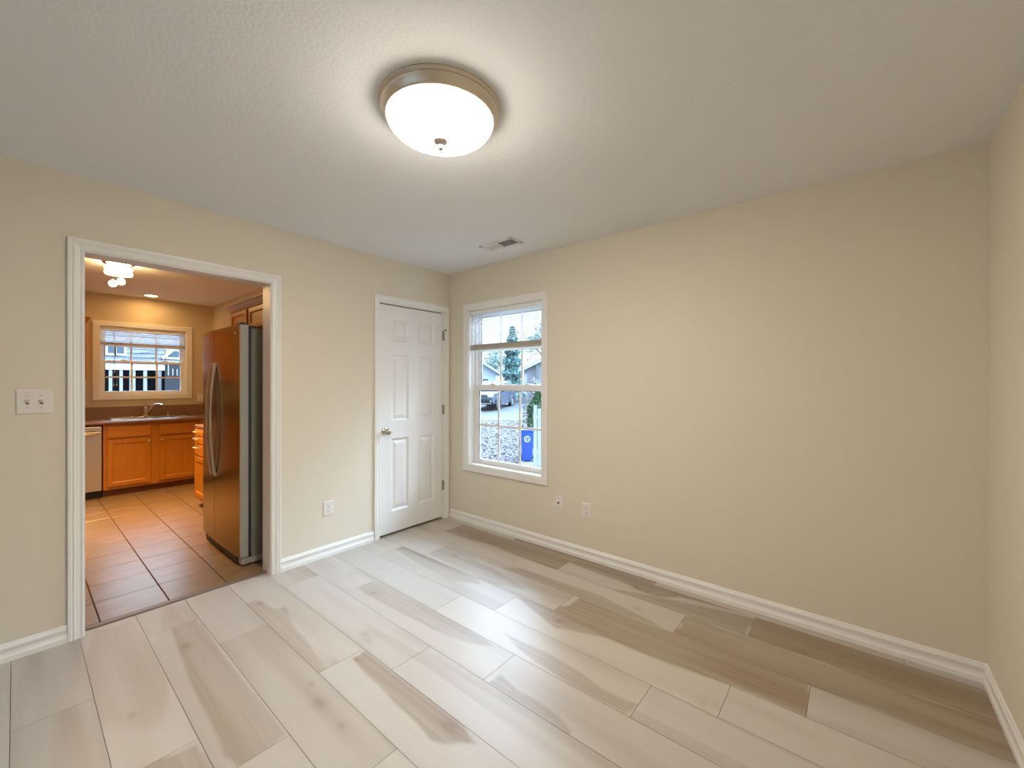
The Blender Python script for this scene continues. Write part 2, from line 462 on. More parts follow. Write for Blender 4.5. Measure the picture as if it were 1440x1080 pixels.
for k in range(-12, 10):
    x0, x1 = PX0 + k * PW, PX0 + (k + 1) * PW
    x0, x1 = max(x0, XR), min(x1, 0.0)
    if x1 - x0 < 0.02: continue
    e0 = ENDS.get(k, -((k * 0.37) % 1.22))
    e0 = e0 + 1.22 if e0 < -0.05 else e0
    cuts = [0.052]
    e = e0 - 1.22 if e0 > 0 else e0
    while e > YN:
        cuts.append(e); e -= 1.22
    cuts.append(YN)
    for q in range(len(cuts) - 1):
        ya, yb = cuts[q], cuts[q + 1]
        sd = (k + 40) * 31 + q * 7
        fine = x1 > -3.0
        nx = max(2, int((x1 - x0) / (0.0075 if fine else 0.04)))
        ny = max(2, int((ya - yb) / (0.012 if fine else 0.1)))
        gx, gy = np.meshgrid(np.linspace(x0 + GAP, x1 - GAP, nx), np.linspace(yb + GAP, ya - GAP, ny))
        px, py = gx.ravel(), gy.ravel()
        uu = (px - x0) / PW
        # generic figure of this plank
        rr = random.Random(sd)
        base = rr.uniform(0.0, 0.22)
        thr = rr.uniform(0.62, 0.85)
        warp = 0.35 * (vnoise(px * 5, py * 1.1, sd + 3) - 0.5)
        n1 = vnoise(uu * 1.8 + warp + sd, py * 0.85 + sd * 0.7, sd)
        msk = np.clip((n1 - thr) / 0.07, 0, 1) * rr.uniform(0.2, 0.4)
        soft = 0.42 * np.clip(vnoise(uu * 3.2 + sd, py * 1.4, sd + 9) - 0.45, 0, 1) / 0.55
        wx = px + 0.022 * (vnoise(px * 16, py * 5, sd + 1) - 0.5)
        wy = py + 0.06 * (vnoise(px * 14, py * 4, sd + 2) - 0.5)
        fig = np.zeros_like(px)
        for poly, st in FIGS:
            xs = [p[0] for p in poly]; ys = [p[1] for p in poly]
            if max(xs) < x0 - .02 or min(xs) > x1 + .02: continue
            cen = ((x0 + x1) / 2, (ya + yb) / 2)
            pcx, pcy = sum(xs) / len(xs), sum(ys) / len(ys)
            if not (x0 - .01 < pcx < x1 + .01 and yb - .05 < pcy < ya + .05): continue
            dist = np.full(px.shape, 9.0)
            for i in range(len(poly)):
                ax_, ay_ = poly[i]; bx_, by_ = poly[(i + 1) % len(poly)]
                ex, ey = bx_ - ax_, by_ - ay_
                tt = np.clip(((wx - ax_) * ex + (wy - ay_) * ey) / max(ex * ex + ey * ey, 1e-9), 0, 1)
                dist = np.minimum(dist, np.hypot(wx - ax_ - tt * ex, wy - ay_ - tt * ey))
            sdv = np.where(inpoly(wx, wy, poly), dist, -dist)
            fig = np.maximum(fig, np.clip(.5 + sdv / .014, 0, 1) * st)
        has = fig.max() > 0
        streak = 0.34 * (vnoise(uu * 34 + 3 * warp, py * 1.6, sd + 15) - 0.5) * vnoise(uu * 2.5 + sd, py * .9, sd + 16) + 0.26 * (vnoise(uu * 26, py * 2.2, sd + 5) - 0.5) + 0.10 * (vnoise(uu * 60, py * 6, sd + 6) - 0.5)
        t = base + soft + streak * (0.35 + 0.9 * np.maximum(fig, msk)) + np.maximum(fig, 0 if has else msk)
        # soft darker edge along one long side, as on the real boards
        side = rr.choice((0, 1))
        edge = np.clip(1 - np.abs(uu - side) / 0.12, 0, 1)
        t = t + 0.28 * edge * rr.uniform(0.2, 1.0) * (vnoise(py * 1.3 + sd, py * 0 + 3.0, sd + 8) > 0.35)
        for (kx, ky, kr) in KNOTS:
            if x0 < kx < x1 and yb < ky < ya:
                dd = np.sqrt(((px - kx) / kr) ** 2 + ((py - ky) / (kr * 1.5)) ** 2)
                t = t + 0.42 * np.exp(-dd ** 2 * 2.2) + 0.10 * np.exp(-dd ** 2 / 5)
        t = np.clip(t, 0, 1.45)[:, None]
        col = PALE * (1 - t) + TAN * t
        hue = rr.uniform(-0.5, 0.5)
        col = col * np.array([1 + 0.03 * hue, 1.0, 1 - 0.04 * hue]) * rr.uniform(0.96, 1.03)
        fl_v.append(np.stack([px, py, np.zeros_like(px)], 1))
        fl_c.append(col)
        idx = np.arange(nx * ny).reshape(ny, nx) + nv
        fl_f.append(np.stack([idx[:-1, :-1].ravel(), idx[:-1, 1:].ravel(), idx[1:, 1:].ravel(), idx[1:, :-1].ravel()], 1))
        nv += nx * ny
# dark bed under the joints
bed = np.array([(XR, YN, -.003), (0, YN, -.003), (0, 0.052, -.003), (XR, 0.052, -.003), (XR, YN, -.08), (0, YN, -.08), (0, 0.052, -.08), (XR, 0.052, -.08)])
fl_v.append(bed); fl_c.append(np.tile(np.array([0.14, 0.10, 0.07]), (8, 1)))
fl_f.append(np.array([(0, 1, 2, 3), (7, 6, 5, 4), (0, 4, 5, 1), (1, 5, 6, 2), (2, 6, 7, 3), (3, 7, 4, 0)]) + nv)
V = np.concatenate(fl_v); F = np.concatenate(fl_f); Cc = np.concatenate(fl_c)
me = bpy.data.meshes.new('floor')
me.vertices.add(len(V)); me.vertices.foreach_set('co', V.ravel())
me.loops.add(F.size); me.loops.foreach_set('vertex_index', F.ravel())
me.polygons.add(len(F)); me.polygons.foreach_set('loop_start', np.arange(0, F.size, 4)); me.polygons.foreach_set('loop_total', np.full(len(F), 4))
ca = me.color_attributes.new('wood', 'FLOAT_COLOR', 'POINT')
ca.data.foreach_set('color', np.concatenate([Cc, np.ones((len(Cc), 1))], 1).ravel().astype(np.float32))
me.update(); me.validate()
FLOORM = mat('vinyl_oak_planks', (0.5, 0.4, 0.3), 0.43, spec=0.65, bump=(60, 0.22, 0.001), stretch=(5, 0.3, 1))
nt = FLOORM.node_tree
at = nt.nodes.new('ShaderNodeAttribute'); at.attribute_name = 'wood'
nt.links.new(at.outputs['Color'], nt.nodes['Principled BSDF'].inputs['Base Color'])
me.materials.append(FLOORM)
floor = bpy.data.objects.new('floor', me); COL.objects.link(floor); tag(floor, kind=S)

# kitchen tile floor: 12 inch tiles with grout grooves as geometry
TILE = mat('brown_stone_tile', (0.32, 0.21, 0.11), 0.29, vary=((0.17, 0.105, 0.062), 6.0, 0.2), stretch=(1, 2.6, 1), bump=(16, 0.12, 0.004))
mb = MB()
GX, GY, TP = -2.190, 0.113, 0.3045
mb.box(KXL, KXR, 0.10, KY, -0.08, -0.004)
ix = -8
while GX + ix * TP < KXR:
    xa, xb = max(GX + ix * TP + .003, KXL), min(GX + (ix + 1) * TP - .003, KXR)
    iy = -1
    while GY + iy * TP < KY:
        ya, yb = max(GY + iy * TP + .0014, 0.102), min(GY + (iy + 1) * TP - .0014, KY)
        if xb - xa > .01 and yb - ya > .006: mb.box(xa, xb, ya, yb, -0.004, 0.0)
        iy += 1
    ix += 1
kf = mb.build('kitchen_floor', TILE, kind=S, bevel=0.0015, seg=1)
GROUT = mat('dark_grout', (0.085, 0.055, 0.04), 0.9)
kf.data.materials.append(GROUT)
for p in list(kf.data.polygons)[:6]: p.material_index = 1
MB().box(KXR + .12, 0.05, 0.0, 0.85, -0.05, -0.001).build('floor_closet', TILE, kind=S)
# threshold strip between planks and tile
mb = MB()
mb.prism([(0.050, -0.01), (0.050, 0.003), (0.058, 0.007), (0.088, 0.007), (0.103, 0.001), (0.103, -0.01)], 'X', DX0 + .001, DX1 - .001)
th = mb.build('trim_1', THRESH, kind=S)

# ------------------------------------------------------------------ skirting, casings
BASEP = [(0, 0), (0, 0.016), (0.024, 0.0165), (0.032, 0.012), (0.042, 0.0095), (0.054, 0.010), (0.060, 0.0125), (0.070, 0.0125), (0.076, 0.009), (0.086, 0.005), (0.088, 0)]


def skirting(name, path, normal_hint):
    trim_run(path, BASEP, normal_hint).build(name, TRIM, kind=S)


def run_along(name, a, b, out):
    """baseboard from a to b (floor points); out = direction into the room"""
    a, b, out = Vector(a), Vector(b), Vector(out)
    mb = MB()
    k = len(BASEP)
    up = Vector((0, 0, 1))
    vs_ = [a + out * o_ + up * z_ for z_, o_ in BASEP] + [b + out * o_ + up * z_ for z_, o_ in BASEP]
    fs_ = [(q, (q + 1) % k, k + (q + 1) % k, k + q) for q in range(k)] + [tuple(range(k)), tuple(range(2 * k - 1, k - 1, -1))]
    mb.add(vs_, fs_)
    return mb


run_along('b', (XR, 0, 0), (-2.627, 0, 0), (0, -1, 0)).build('baseboard_left', TRIM, kind=S)
run_along('b', (-1.590, 0, 0), (-0.852, 0, 0), (0, -1, 0)).build('baseboard_left', TRIM, kind=S)
run_along('b', (0, -0.02, 0), (0, YN, 0), (-1, 0, 0)).build('baseboard_right', TRIM, kind=S)
run_along('b', (XR, YN, 0), (0, YN, 0), (0, 1, 0)).build('baseboard_near', TRIM, kind=S)
run_along('b', (XR, 0, 0), (XR, YN, 0), (1, 0, 0)).build('baseboard_rear', TRIM, kind=S)

CASEP = [(0, 0), (0, 0.009), (0.006, 0.012), (0.012, 0.009), (0.016, 0.010), (0.030, 0.014), (0.036, 0.017), (0.042, 0.014), (0.048, 0.018), (0.058, 0.018), (0.060, 0.012), (0.060, 0)]
# doorway: jamb lining + casing on both faces
mb = MB()
mb.box(DX0, DX0 + 0.006, -.001, WT + .001, 0, DZ); mb.box(DX1 - 0.006, DX1, -.001, WT + .001, 0, DZ); mb.box(DX0, DX1, -.001, WT + .001, DZ - .006, DZ)
mb.build('trim_2', TRIM, kind=S)
i0, i1, iz = DX0 + .001, DX1 - .001, DZ - .001
trim_run([(i1, 0, 0), (i1, 0, iz), (i0, 0, iz), (i0, 0, 0)], [(-a, b) for a, b in CASEP], (0, -1, 0)).build('trim_3', TRIM, kind=S)
trim_run([(i1, WT, 0), (i1, WT, iz), (i0, WT, iz), (i0, WT, 0)], [(a, b) for a, b in CASEP], (0, 1, 0)).build('trim_4', TRIM, kind=S)

# ------------------------------------------------------------------ six panel closet door
door = thing('door_1', ((CX0 + CX1) / 2, 0, 0), None, None)
tag(door, kind=S)
mb = MB()
mb.box(CX0, CX0 + 0.004, 0.0, WT, 0, CZ); mb.box(CX1 - 0.004, CX1, 0.0, WT, 0, CZ); mb.box(CX0, CX1, 0.0, WT, CZ - .004, CZ)
mb.box(CX0 + .004, CX0 + .016, .05, .08, 0, CZ); mb.box(CX1 - .016, CX1 - .004, .05, .08, 0, CZ); mb.box(CX0 + .004, CX1 - .004, .05, .08, CZ - .016, CZ - .004)
mb.build('jamb', TRIM, door)
CP = [(-a * 0.83, b * 0.8) for a, b in CASEP]
trim_run([(CX1 + .022, 0, 0), (CX1 + .022, 0, CZ + .012), (CX0 + .004, 0, CZ + .012), (CX0 + .004, 0, 0)], CP, (0, -1, 0)).build('casing', TRIM, door)
mb = MB(); mb.box(CX1, CX1 + .024, -.007, 0, 0, CZ + .012); mb.box(CX0, CX1 + .02, -.007, 0, CZ - .002, CZ + .013); mb.box(CX0 - .001, CX0 + .005, -.007, 0, 0, CZ)
mb.build('reveal', TRIM, door)
# slab with raised panels
sx0, sx1, sz0, sz1 = CX0 + .006, CX1 - .006, 0.021, CZ - .014
FY = 0.004                                   # front face of the slab, just behind the wall face
PX = [(-0.671, -0.488), (-0.371, -0.193)]
PZ = [(0.208, 0.853), (1.012, 1.604), (1.717, 1.913)]
xs = [sx0, PX[0][0], PX[0][1], PX[1][0], PX[1][1], sx1]
zs = [sz0, PZ[0][0], PZ[0][1], PZ[1][0], PZ[1][1], PZ[2][0], PZ[2][1], sz1]
mb = MB()
for i in range(5):
    for j in range(7):
        a, b, c, e = xs[i], xs[i + 1], zs[j], zs[j + 1]
        if i in (1, 3) and j in (1, 3, 5):
            rings = []
            for ins, dep in ((0, 0), (0.004, 0.003), (0.016, 0.012), (0.024, 0.012), (0.046, 0.004), (0.050, 0.003)):
                rings.append([(a + ins, FY + dep, c + ins), (b - ins, FY + dep, c + ins), (b - ins, FY + dep, e - ins), (a + ins, FY + dep, e - ins)])
            vs_ = [p for rg in rings for p in rg]
            fs_ = []
            for q in range(len(rings) - 1):
                for w in range(4): fs_.append((q * 4 + w, q * 4 + (w + 1) % 4, q * 4 + 4 + (w + 1) % 4, q * 4 + 4 + w))
            fs_.append(tuple(len(vs_) - 4 + w for w in range(4)))
            mb.add(vs_, fs_)
        else:
            mb.add([(a, FY, c), (b, FY, c), (b, FY, e), (a, FY, e)], [(0, 1, 2, 3)])
D2 = FY + 0.035
mb.add([(sx0, FY, sz0), (sx1, FY, sz0), (sx1, FY, sz1), (sx0, FY, sz1), (sx0, D2, sz0), (sx1, D2, sz0), (sx1, D2, sz1), (sx0, D2, sz1)],
       [(4, 5, 6, 7), (0, 1, 5, 4), (1, 2, 6, 5), (2, 3, 7, 6), (3, 0, 4, 7)])
slab = mb.build('door_panel', DOORW, door)
kx, kz = -0.738, 0.925
mb = MB()
mb.lathe([(0.032, -FY), (0.032, 0.001 - FY + .003), (0.027, 0.006), (0.012, 0.009), (0.011, 0.022), (0.016, 0.028), (0.025, 0.036), (0.0285, 0.047), (0.027, 0.057), (0.019, 0.065), (0.008, 0.068), (0.0, 0.068)], (0, 0, 0), 'Y', 28)
mb.v = [(x + kx, FY - (y + FY), z + kz) for x, y, z in mb.v]
mb.build('door_knob', SATIN, door, label='satin nickel door knob')
for hz in (1.815, 1.082, 0.332):
    mb = MB()
    mb.lathe([(0.0062, hz - .045), (0.0062, hz + .045)], (CX1 + .001, -0.004, 0), 'Z', 12)
    mb.lathe([(0.0, hz + .045), (0.005, hz + .046), (0.0055, hz + .052), (0.0, hz + .055)], (CX1 + .001, -0.004, 0), 'Z', 12)
    mb.box(CX1 - .008, CX1, 0.0, .003, hz - .044, hz + .044)
    mb.box(CX1 + .001, CX1 + .016, -.0085, -.006, hz - .044, hz + .044)
    h = mb.build('hinge', HINGE, door, label='grey metal door hinge')
mb = MB()
mb.tube([(CX1 + .012, -.006, 1.872), (CX1 + .014, -.028, 1.872)], 0.004, 8); mb.lathe([(0.0, -.004), (.007, -.003), (.007, .004), (0, .005)], (CX1 + .014, -.030, 1.872), 'Y', 10)
mb.build('door_stop', BLACK, door, label='small dark door stop bumper above the top hinge')

# ------------------------------------------------------------------ windows
class WMB(MB):
    """shape collector in window coordinates (along the wall, depth outwards, height)"""
    def __init__(s, fn):
        super().__init__(); s.fn = fn

    def done(s):
        s.v = [s.fn(*p) for p in s.v]
        return s


def window(n, fn, a0, a1, z0, z1, meet, normal, parts_label=None, wt=0.15, casing=True, dd=0.0):
    c = fn((a0 + a1) / 2, 0, z0)
    w = thing('window_%d' % n, c, None, None); tag(w, kind=S)
    if casing:
        q = WMB(fn)
        cw, ct = 0.063, 0.017
        P = [(0, 0), (0, .012), (.004, ct - .003), (.010, ct - .002), (.052, ct), (.060, ct), (cw, ct - .004), (cw, 0)]
        cor = [(a0, z0, -1, -1), (a1, z0, 1, -1), (a1, z1, 1, 1), (a0, z1, -1, 1)]
        vs_, fs_ = [], []
        for (a, z, sa, sz) in cor:
            for (o_, t_) in P: vs_.append((a + sa * o_, -t_, z + sz * o_))
        k = len(P)
        for i in range(4):
            j = (i + 1) % 4
            for e in range(k): fs_.append((i * k + e, i * k + (e + 1) % k, j * k + (e + 1) % k, j * k + e))
        q.add(vs_, fs_); q.done().build('casing', TRIM, w)
    q = WMB(fn); t = .006
    q.box(a0, a0 + t, 0, wt, z0, z1); q.box(a1 - t, a1, 0, wt, z0, z1); q.box(a0, a1, 0, wt, z1 - t, z1); q.box(a0, a1, -.004, wt, z0, z0 + t)
    q.done().build('jamb', TRIM, w)
    fw = .022
    q = WMB(fn); f0, f1 = .078 + dd, .145
    q.box(a0 + t, a0 + fw, f0, f1, z0 + t, z1 - t); q.box(a1 - fw, a1 - t, f0, f1, z0 + t, z1 - t)
    q.box(a0 + fw, a1 - fw, f0, f1, z1 - fw, z1 - t); q.box(a0 + fw, a1 - fw, f0, f1, z0 + t, z0 + fw * .8)
    q.done().build('frame', VINYL, w, bevel=.002)
    st = .033

    def sash(name, zb, zt, d0, d1, rb, rt):
        l, rgt = a0 + fw, a1 - fw
        q = WMB(fn)
        q.box(l, l + st, d0, d1, zb, zt); q.box(rgt - st, rgt, d0, d1, zb, zt)
        q.box(l + st, rgt - st, d0, d1, zb, zb + rb); q.box(l + st, rgt - st, d0, d1, zt - rt, zt)
        sa = q.done().build(name, VINYL, w, bevel=.003)
        g0, g1, h0, h1 = l + st, rgt - st, zb + rb, zt - rt
        dm = (d0 + d1) / 2
        q = WMB(fn); q.box(g0, g1, dm - .002, dm + .002, h0, h1); q.done().build('pane', GLASS, sa)
        q = WMB(fn); gk = .006
        q.box(g0, g0 + gk, d0 + .006, dm - .002, h0, h1); q.box(g0, g1, d0 + .006, dm - .002, h1 - gk * .5, h1)
        q.done().build('gasket', GASKET, sa)
        q = WMB(fn); mw = .011
        for i in (1, 2):
            a = g0 + (g1 - g0) * i / 3
            q.box(a - mw, a + mw, dm - .007, dm - .0025, h0, h1)
        zm = (h0 + h1) / 2
        q.box(g0, g1, dm - .0075, dm - .0025, zm - mw, zm + mw)
        q.done().build('muntin', VINYL, sa)
        return sa
    sash('upper_sash', meet[0] + .004, z1 - fw, .114 + dd * .5, .138, meet[1] - meet[0], .034)
    lo = sash('lower_sash', z0 + fw * .8, meet[1], .083 + dd, .110 + dd * .5, .030, meet[1] - meet[0])
    for fr in (.27, .75):
        a = a0 + (a1 - a0) * fr
        q = WMB(fn)
        q.box(a - .035, a + .035, .086 + dd, .108 + dd * .5, meet[1], meet[1] + .006); q.box(a - .022, a + .012, .082 + dd, .100 + dd * .5, meet[1] + .006, meet[1] + .015)
        q.done().build('sash_lock', VINYL, lo, bevel=.002)
    return w


def fn_right(a, d_, z): return (d_, a, z)
def fn_far(a, d_, z): return (a, KY + d_, z)
def fn_rear(a, d_, z): return (XR - d_, a, z)


# window_1 runs from right to left in the photo's plane; a0 is the far (left) side
window(1, lambda a, d_, z: (d_, -a, z), 0.281, 1.150, WZ0, WZ1, (1.277, 1.332), (-1, 0, 0))
window(2, fn_far, KW0, KW1, KZ0, KZ1, (1.597, 1.631), (0, -1, 0), dd=-.03)
window(3, fn_rear, RW[0], RW[1], RW[2], RW[3], (1.38, 1.425), (1, 0, 0))


def blind(fn, a0, a1, ztop, rail0, rail1, wand_a, wand_z, label, tilt=0.0, cords=()):
    b = thing('window_blind', fn((a0 + a1) / 2, .03, ztop), label, 'blind')
    q = WMB(fn); q.box(a0, a1, .012, .050, ztop - .038, ztop); q.done().build('head_rail', BLIND, b, bevel=.002)
    q = WMB(fn)
    z = ztop - .052
    while z > rail1 + .010:
        ct, stl = math.cos(tilt), math.sin(tilt)
        for i in range(3):       # gently crowned slat, three strips
            e0, e1 = -.0125 + i * .00833, -.0125 + (i + 1) * .00833
            c0, c1 = .0014 * (1 - (e0 / .0125) ** 2), .0014 * (1 - (e1 / .0125) ** 2)
            p = [(e0 * ct, e0 * stl + c0), (e1 * ct, e1 * stl + c1)]
            q.add([(a0 + .004, .031 + p[0][0], z + p[0][1]), (a1 - .004, .031 + p[0][0], z + p[0][1]), (a1 - .004, .031 + p[1][0], z + p[1][1]), (a0 + .004, .031 + p[1][0], z + p[1][1]),
                   (a0 + .004, .031 + p[0][0], z + p[0][1] - .0008), (a1 - .004, .031 + p[0][0], z + p[0][1] - .0008), (a1 - .004, .031 + p[1][0], z + p[1][1] - .0008), (a0 + .004, .031 + p[1][0], z + p[1][1] - .0008)],
                  [(0, 1, 2, 3), (7, 6, 5, 4), (0, 4, 5, 1), (2, 6, 7, 3), (0, 3, 7, 4), (1, 5, 6, 2)])
        z -= .0215
    q.done().build('slat', BLIND, b)
    # gathered slats over the bottom rail
    q = WMB(fn)
    n = int((rail1 - rail0 - .016) / .0034)
    for i in range(n):
        zz = rail0 + .0165 + i * .0034
        q.box(a0 + .003 + (i % 3) * .0006, a1 - .003, .0185, .0435, zz, zz + .0024)
    q.done().build('gathered_slats', RAILM, b)
    q = WMB(fn); q.box(a0 + .002, a1 - .002, .017, .045, rail0, rail0 + .016); q.done().build('bottom_rail', RAILM, b, bevel=.002)
    for fr in (.13, .87):
        a = a0 + (a1 - a0) * fr
        for dd_ in (.0175, .0445):
            q = WMB(fn); q.tube([(a, dd_, ztop - .038), (a, dd_, rail0 + .01)], .0009, 5); q.done().build('ladder_cord', CORD, b)
    q = WMB(fn); q.tube([(wand_a, .008, ztop - .03), (wand_a, .007, wand_z)], .0036, 8); q.done().build('tilt_wand', CORD, b)
    for (ca_, cz_) in cords:
        q = WMB(fn); q.tube([(ca_, .010, ztop - .03), (ca_ + .002, .009, cz_)], .0013, 6)
        q.lathe([(.002, .0), (.006, -.012), (.006, -.03), (.0, -.032)], (ca_ + .002, .009, cz_), 'Z', 8)
        q.done().build('lift_cord', CORD, b)
    return b


blind(lambda a, d_, z: (d_, -a, z), 0.289, 1.142, 2.036, 1.662, 1.716, 0.318, 1.30, 'white mini blind half raised in the window beside the closet door')
blind(fn_far, KW0 + .008, KW1 - .008, 2.055, 1.825, 1.862, -1.985, 1.47, 'white mini blind half raised in the window over the kitchen sink', tilt=-.35, cords=((-1.995, 1.33), (-1.965, 1.33)))

# ------------------------------------------------------------------ wall plates, vent
def plate_obj(name, fn, a0, a1, z0, z1, label, cat, group=None):
    t = thing(name, fn((a0 + a1) / 2, 0, (z0 + z1) / 2), label, cat, group)
    q = WMB(fn); e = .006
    q.add([(a0, 0, z0), (a1, 0, z0), (a1, 0, z1), (a0, 0, z1), (a0, -.002, z0), (a1, -.002, z0), (a1, -.002, z1), (a0, -.002, z1),
           (a0 + e, -.0055, z0 + e), (a1 - e, -.0055, z0 + e), (a1 - e, -.0055, z1 - e), (a0 + e, -.0055, z1 - e)],
          [(3, 2, 1, 0), (0, 1, 5, 4), (1, 2, 6, 5), (2, 3, 7, 6), (3, 0, 4, 7), (4, 5, 9, 8), (5, 6, 10, 9), (6, 7, 11, 10), (7, 4, 8, 11), (8, 9, 10, 11)])
    q.done().build('cover_plate', PLATE, t)
    return t


def screw(fn, t, a, z, m_=None):
    q = WMB(fn); q.lathe([(.0032, -.0052), (.0032, -.0062), (.0018, -.0068), (0, -.0068)], (0, 0, 0), 'Y', 10)
    q.v = [(x + a, y, zz + z) for x, y, zz in q.v]; q.done().build('screw', m_ or SCREW, t)


def outlet(fn, a0, a1, z0, z1, label):
    t = plate_obj('wall_outlet', fn, a0, a1, z0, z1, label, 'outlet')
    am, zm = (a0 + a1) / 2, (z0 + z1) / 2
    for sz in (-.0195, .0195):
        q = WMB(fn)
        pts = [(.0165 * math.cos(x) * 1.0, .0145 * max(-.82, min(.82, math.sin(x)))) for x in [2 * math.pi * i / 24 for i in range(24)]]
        q.prism([(am + p[0], zm + sz + p[1]) for p in pts], 'Y', -.0075, -.004)
        rc = q.done().build('receptacle', PLATE, t)
        q = WMB(fn)
        q.box(am - .0078, am - .0052, -.0079, -.0070, zm + sz - .001, zm + sz + .0085); q.box(am + .0052, am + .0078, -.0079, -.0070, zm + sz - .001, zm + sz + .0075)
        q.box(am - .0028, am + .0028, -.0079, -.0070, zm + sz - .0105, zm + sz - .0055)
        q.done().build('slot', SLOT, rc)
    screw(fn, t, am, zm)
    return t


def fn_left(a, d_, z): return (a, d_, z)


sw = plate_obj('light_switch', fn_left, -2.799, -2.677, 1.189, 1.312, 'white double toggle switch plate left of the kitchen doorway', 'light switch')
for a in (-2.761, -2.715):
    q = WMB(fn_left); q.box(a - .0055, a + .0055, -.0062, -.005, 1.2395, 1.2635); q.done().build('switch_slot', SLOT, sw)
    q = WMB(fn_left); q.prism([(-.004, 1.243), (-.006, 1.261), (-.019, 1.2645), (-.020, 1.258), (-.008, 1.247)], 'X', a - .0048, a + .0048)
    q.done().build('toggle', PLATE, sw, bevel=.001)
    screw(fn_left, sw, a, 1.2815); screw(fn_left, sw, a, 1.2215)
outlet(fn_left, -1.285, -1.203, .3155, .4295, 'white duplex outlet low on the wall between the doorway and closet door')
outlet(fn_right, -1.610, -1.532, .314, .432, 'white duplex outlet low on the window wall, right of the cable jack plate')
ck = plate_obj('cable_jack', fn_right, -1.352, -1.285, .330, .442, 'narrow white cable jack plate with black socket, left of the window wall outlet', 'cable jack')
q = WMB(fn_right); q.lathe([(.0072, -.004), (.0072, -.010), (.0045, -.014), (.0045, -.017), (0, -.017)], (0, 0, 0), 'Y', 12); q.v = [(x - 1.3185, y, z + .386) for x, y, z in q.v]
q.done().build('coax_socket', BLACK, ck)
screw(fn_right, ck, -1.3185, .427, HINGE); screw(fn_right, ck, -1.3185, .345, HINGE)
outlet(fn_far, -1.118, -1.046, 1.068, 1.190, 'ivory outlet on the kitchen wall right of the sink window')

VENTW = mat('white_vent_metal', (0.74, 0.73, 0.70), 0.4)
vt = thing('ceiling_vent', (-.360, -1.006, CH), 'white rectangular ceiling air vent with two louver banks near the window wall', 'vent')
va0, va1, vb0, vb1 = -.434, -.286, -1.174, -.839
mb = MB()
fr_ = .026
mb.box(va0, va1, vb0, vb0 + fr_, CH - .006, CH); mb.box(va0, va1, vb1 - fr_, vb1, CH - .006, CH)
mb.box(va0, va0 + fr_, vb0, vb1, CH - .006, CH); mb.box(va1 - fr_, va1, vb0, vb1, CH - .006, CH)
mid = -1.000
mb.box(va0, va1, mid - .006, mid + .006, CH - .006, CH)
mb.build('frame', VENTW, vt, bevel=.002)
MB().box(va0 + fr_, va1 - fr_, vb0 + fr_, vb1 - fr_, CH - .0008, CH).build('duct_opening', SLOT, vt)
for lo_, hi_, sg in ((vb0 + fr_, mid - .006, 1), (mid + .006, vb1 - fr_, -1)):
    y = lo_ + .006
    mb = MB()
    while y < hi_ - .002:
        ang = math.radians(38) * sg
        mb.obox((0.5 * (va0 + va1), y, CH - .0045), (1, 0, 0), (0, math.cos(ang), math.sin(ang)), (0, -math.sin(ang), math.cos(ang)), (va1 - va0) / 2 - fr_, .0048, .0005)
        y += .0105
    mb.build('louver_bank', VENTW, vt)

# ------------------------------------------------------------------ flush ceiling lamp
LX, LY = -1.716, -1.878
cl = thing('ceiling_light', (LX, LY, CH), 'round flush ceiling lamp with nickel rim and glowing white glass bowl', 'ceiling light')
mb = MB()
mb.lathe([(0.0, 0), (.236, 0), (.238, -.004), (.236, -.009), (.229, -.010), (.2285, -.014), (.232, -.017), (.231, -.022), (.225, -.034), (.218, -.046), (.214, -.052), (.206, -.052), (.204, -.046), (.19, -.012), (0, -.010)], (LX, LY, CH), 'Z', 72)
mb.build('rim', NICKEL, cl)
DOME = bpy.data.materials.new('glowing_frosted_glass'); DOME.use_nodes = True
nt = DOME.node_tree; b_ = nt.nodes['Principled BSDF']
b_.inputs['Base Color'].default_value = (.9, .88, .84, 1); b_.inputs['Roughness'].default_value = .25
b_.inputs['Emission Color'].default_value = (1.0, 0.925, 0.82, 1); b_.inputs['Emission Strength'].default_value = LAMP_STRENGTH
# the bulbs sit over the middle of the bowl: the glass glows less towards its rim
tc_ = nt.nodes.new('ShaderNodeTexCoord'); sp_ = nt.nodes.new('ShaderNodeSeparateXYZ'); mr_ = nt.nodes.new('ShaderNodeMapRange')
mr_.interpolation_type = 'SMOOTHSTEP'
mr_.inputs['From Min'].default_value = -.040; mr_.inputs['From Max'].default_value = -.118
mr_.inputs['To Min'].default_value = 0.011 * LAMP_STRENGTH; mr_.inputs['To Max'].default_value = 1.15 * LAMP_STRENGTH
nt.links.new(tc_.outputs['Object'], sp_.inputs[0]); nt.links.new(sp_.outputs['Z'], mr_.inputs['Value']); nt.links.new(mr_.outputs['Result'], b_.inputs['Emission Strength'])
mb = MB()
mb.lathe([(.2085 * math.cos(t_ * math.pi / 2 / 14) ** 0.9 if t_ < 14 else 0.0, -.048 - .078 * math.sin(t_ * math.pi / 2 / 14)) for t_ in range(15)], (LX, LY, CH), 'Z', 72)
mb.build('glass_bowl', DOME, cl)
mb = MB()
mb.lathe([(0, -.1255), (.029, -.1245), (.031, -.129), (.024, -.136), (.010, -.141), (.007, -.147), (.010, -.151), (.0105, -.158), (.006, -.165), (0, -.166)], (LX, LY, CH), 'Z', 24)
mb.build('finial', SATIN, cl)

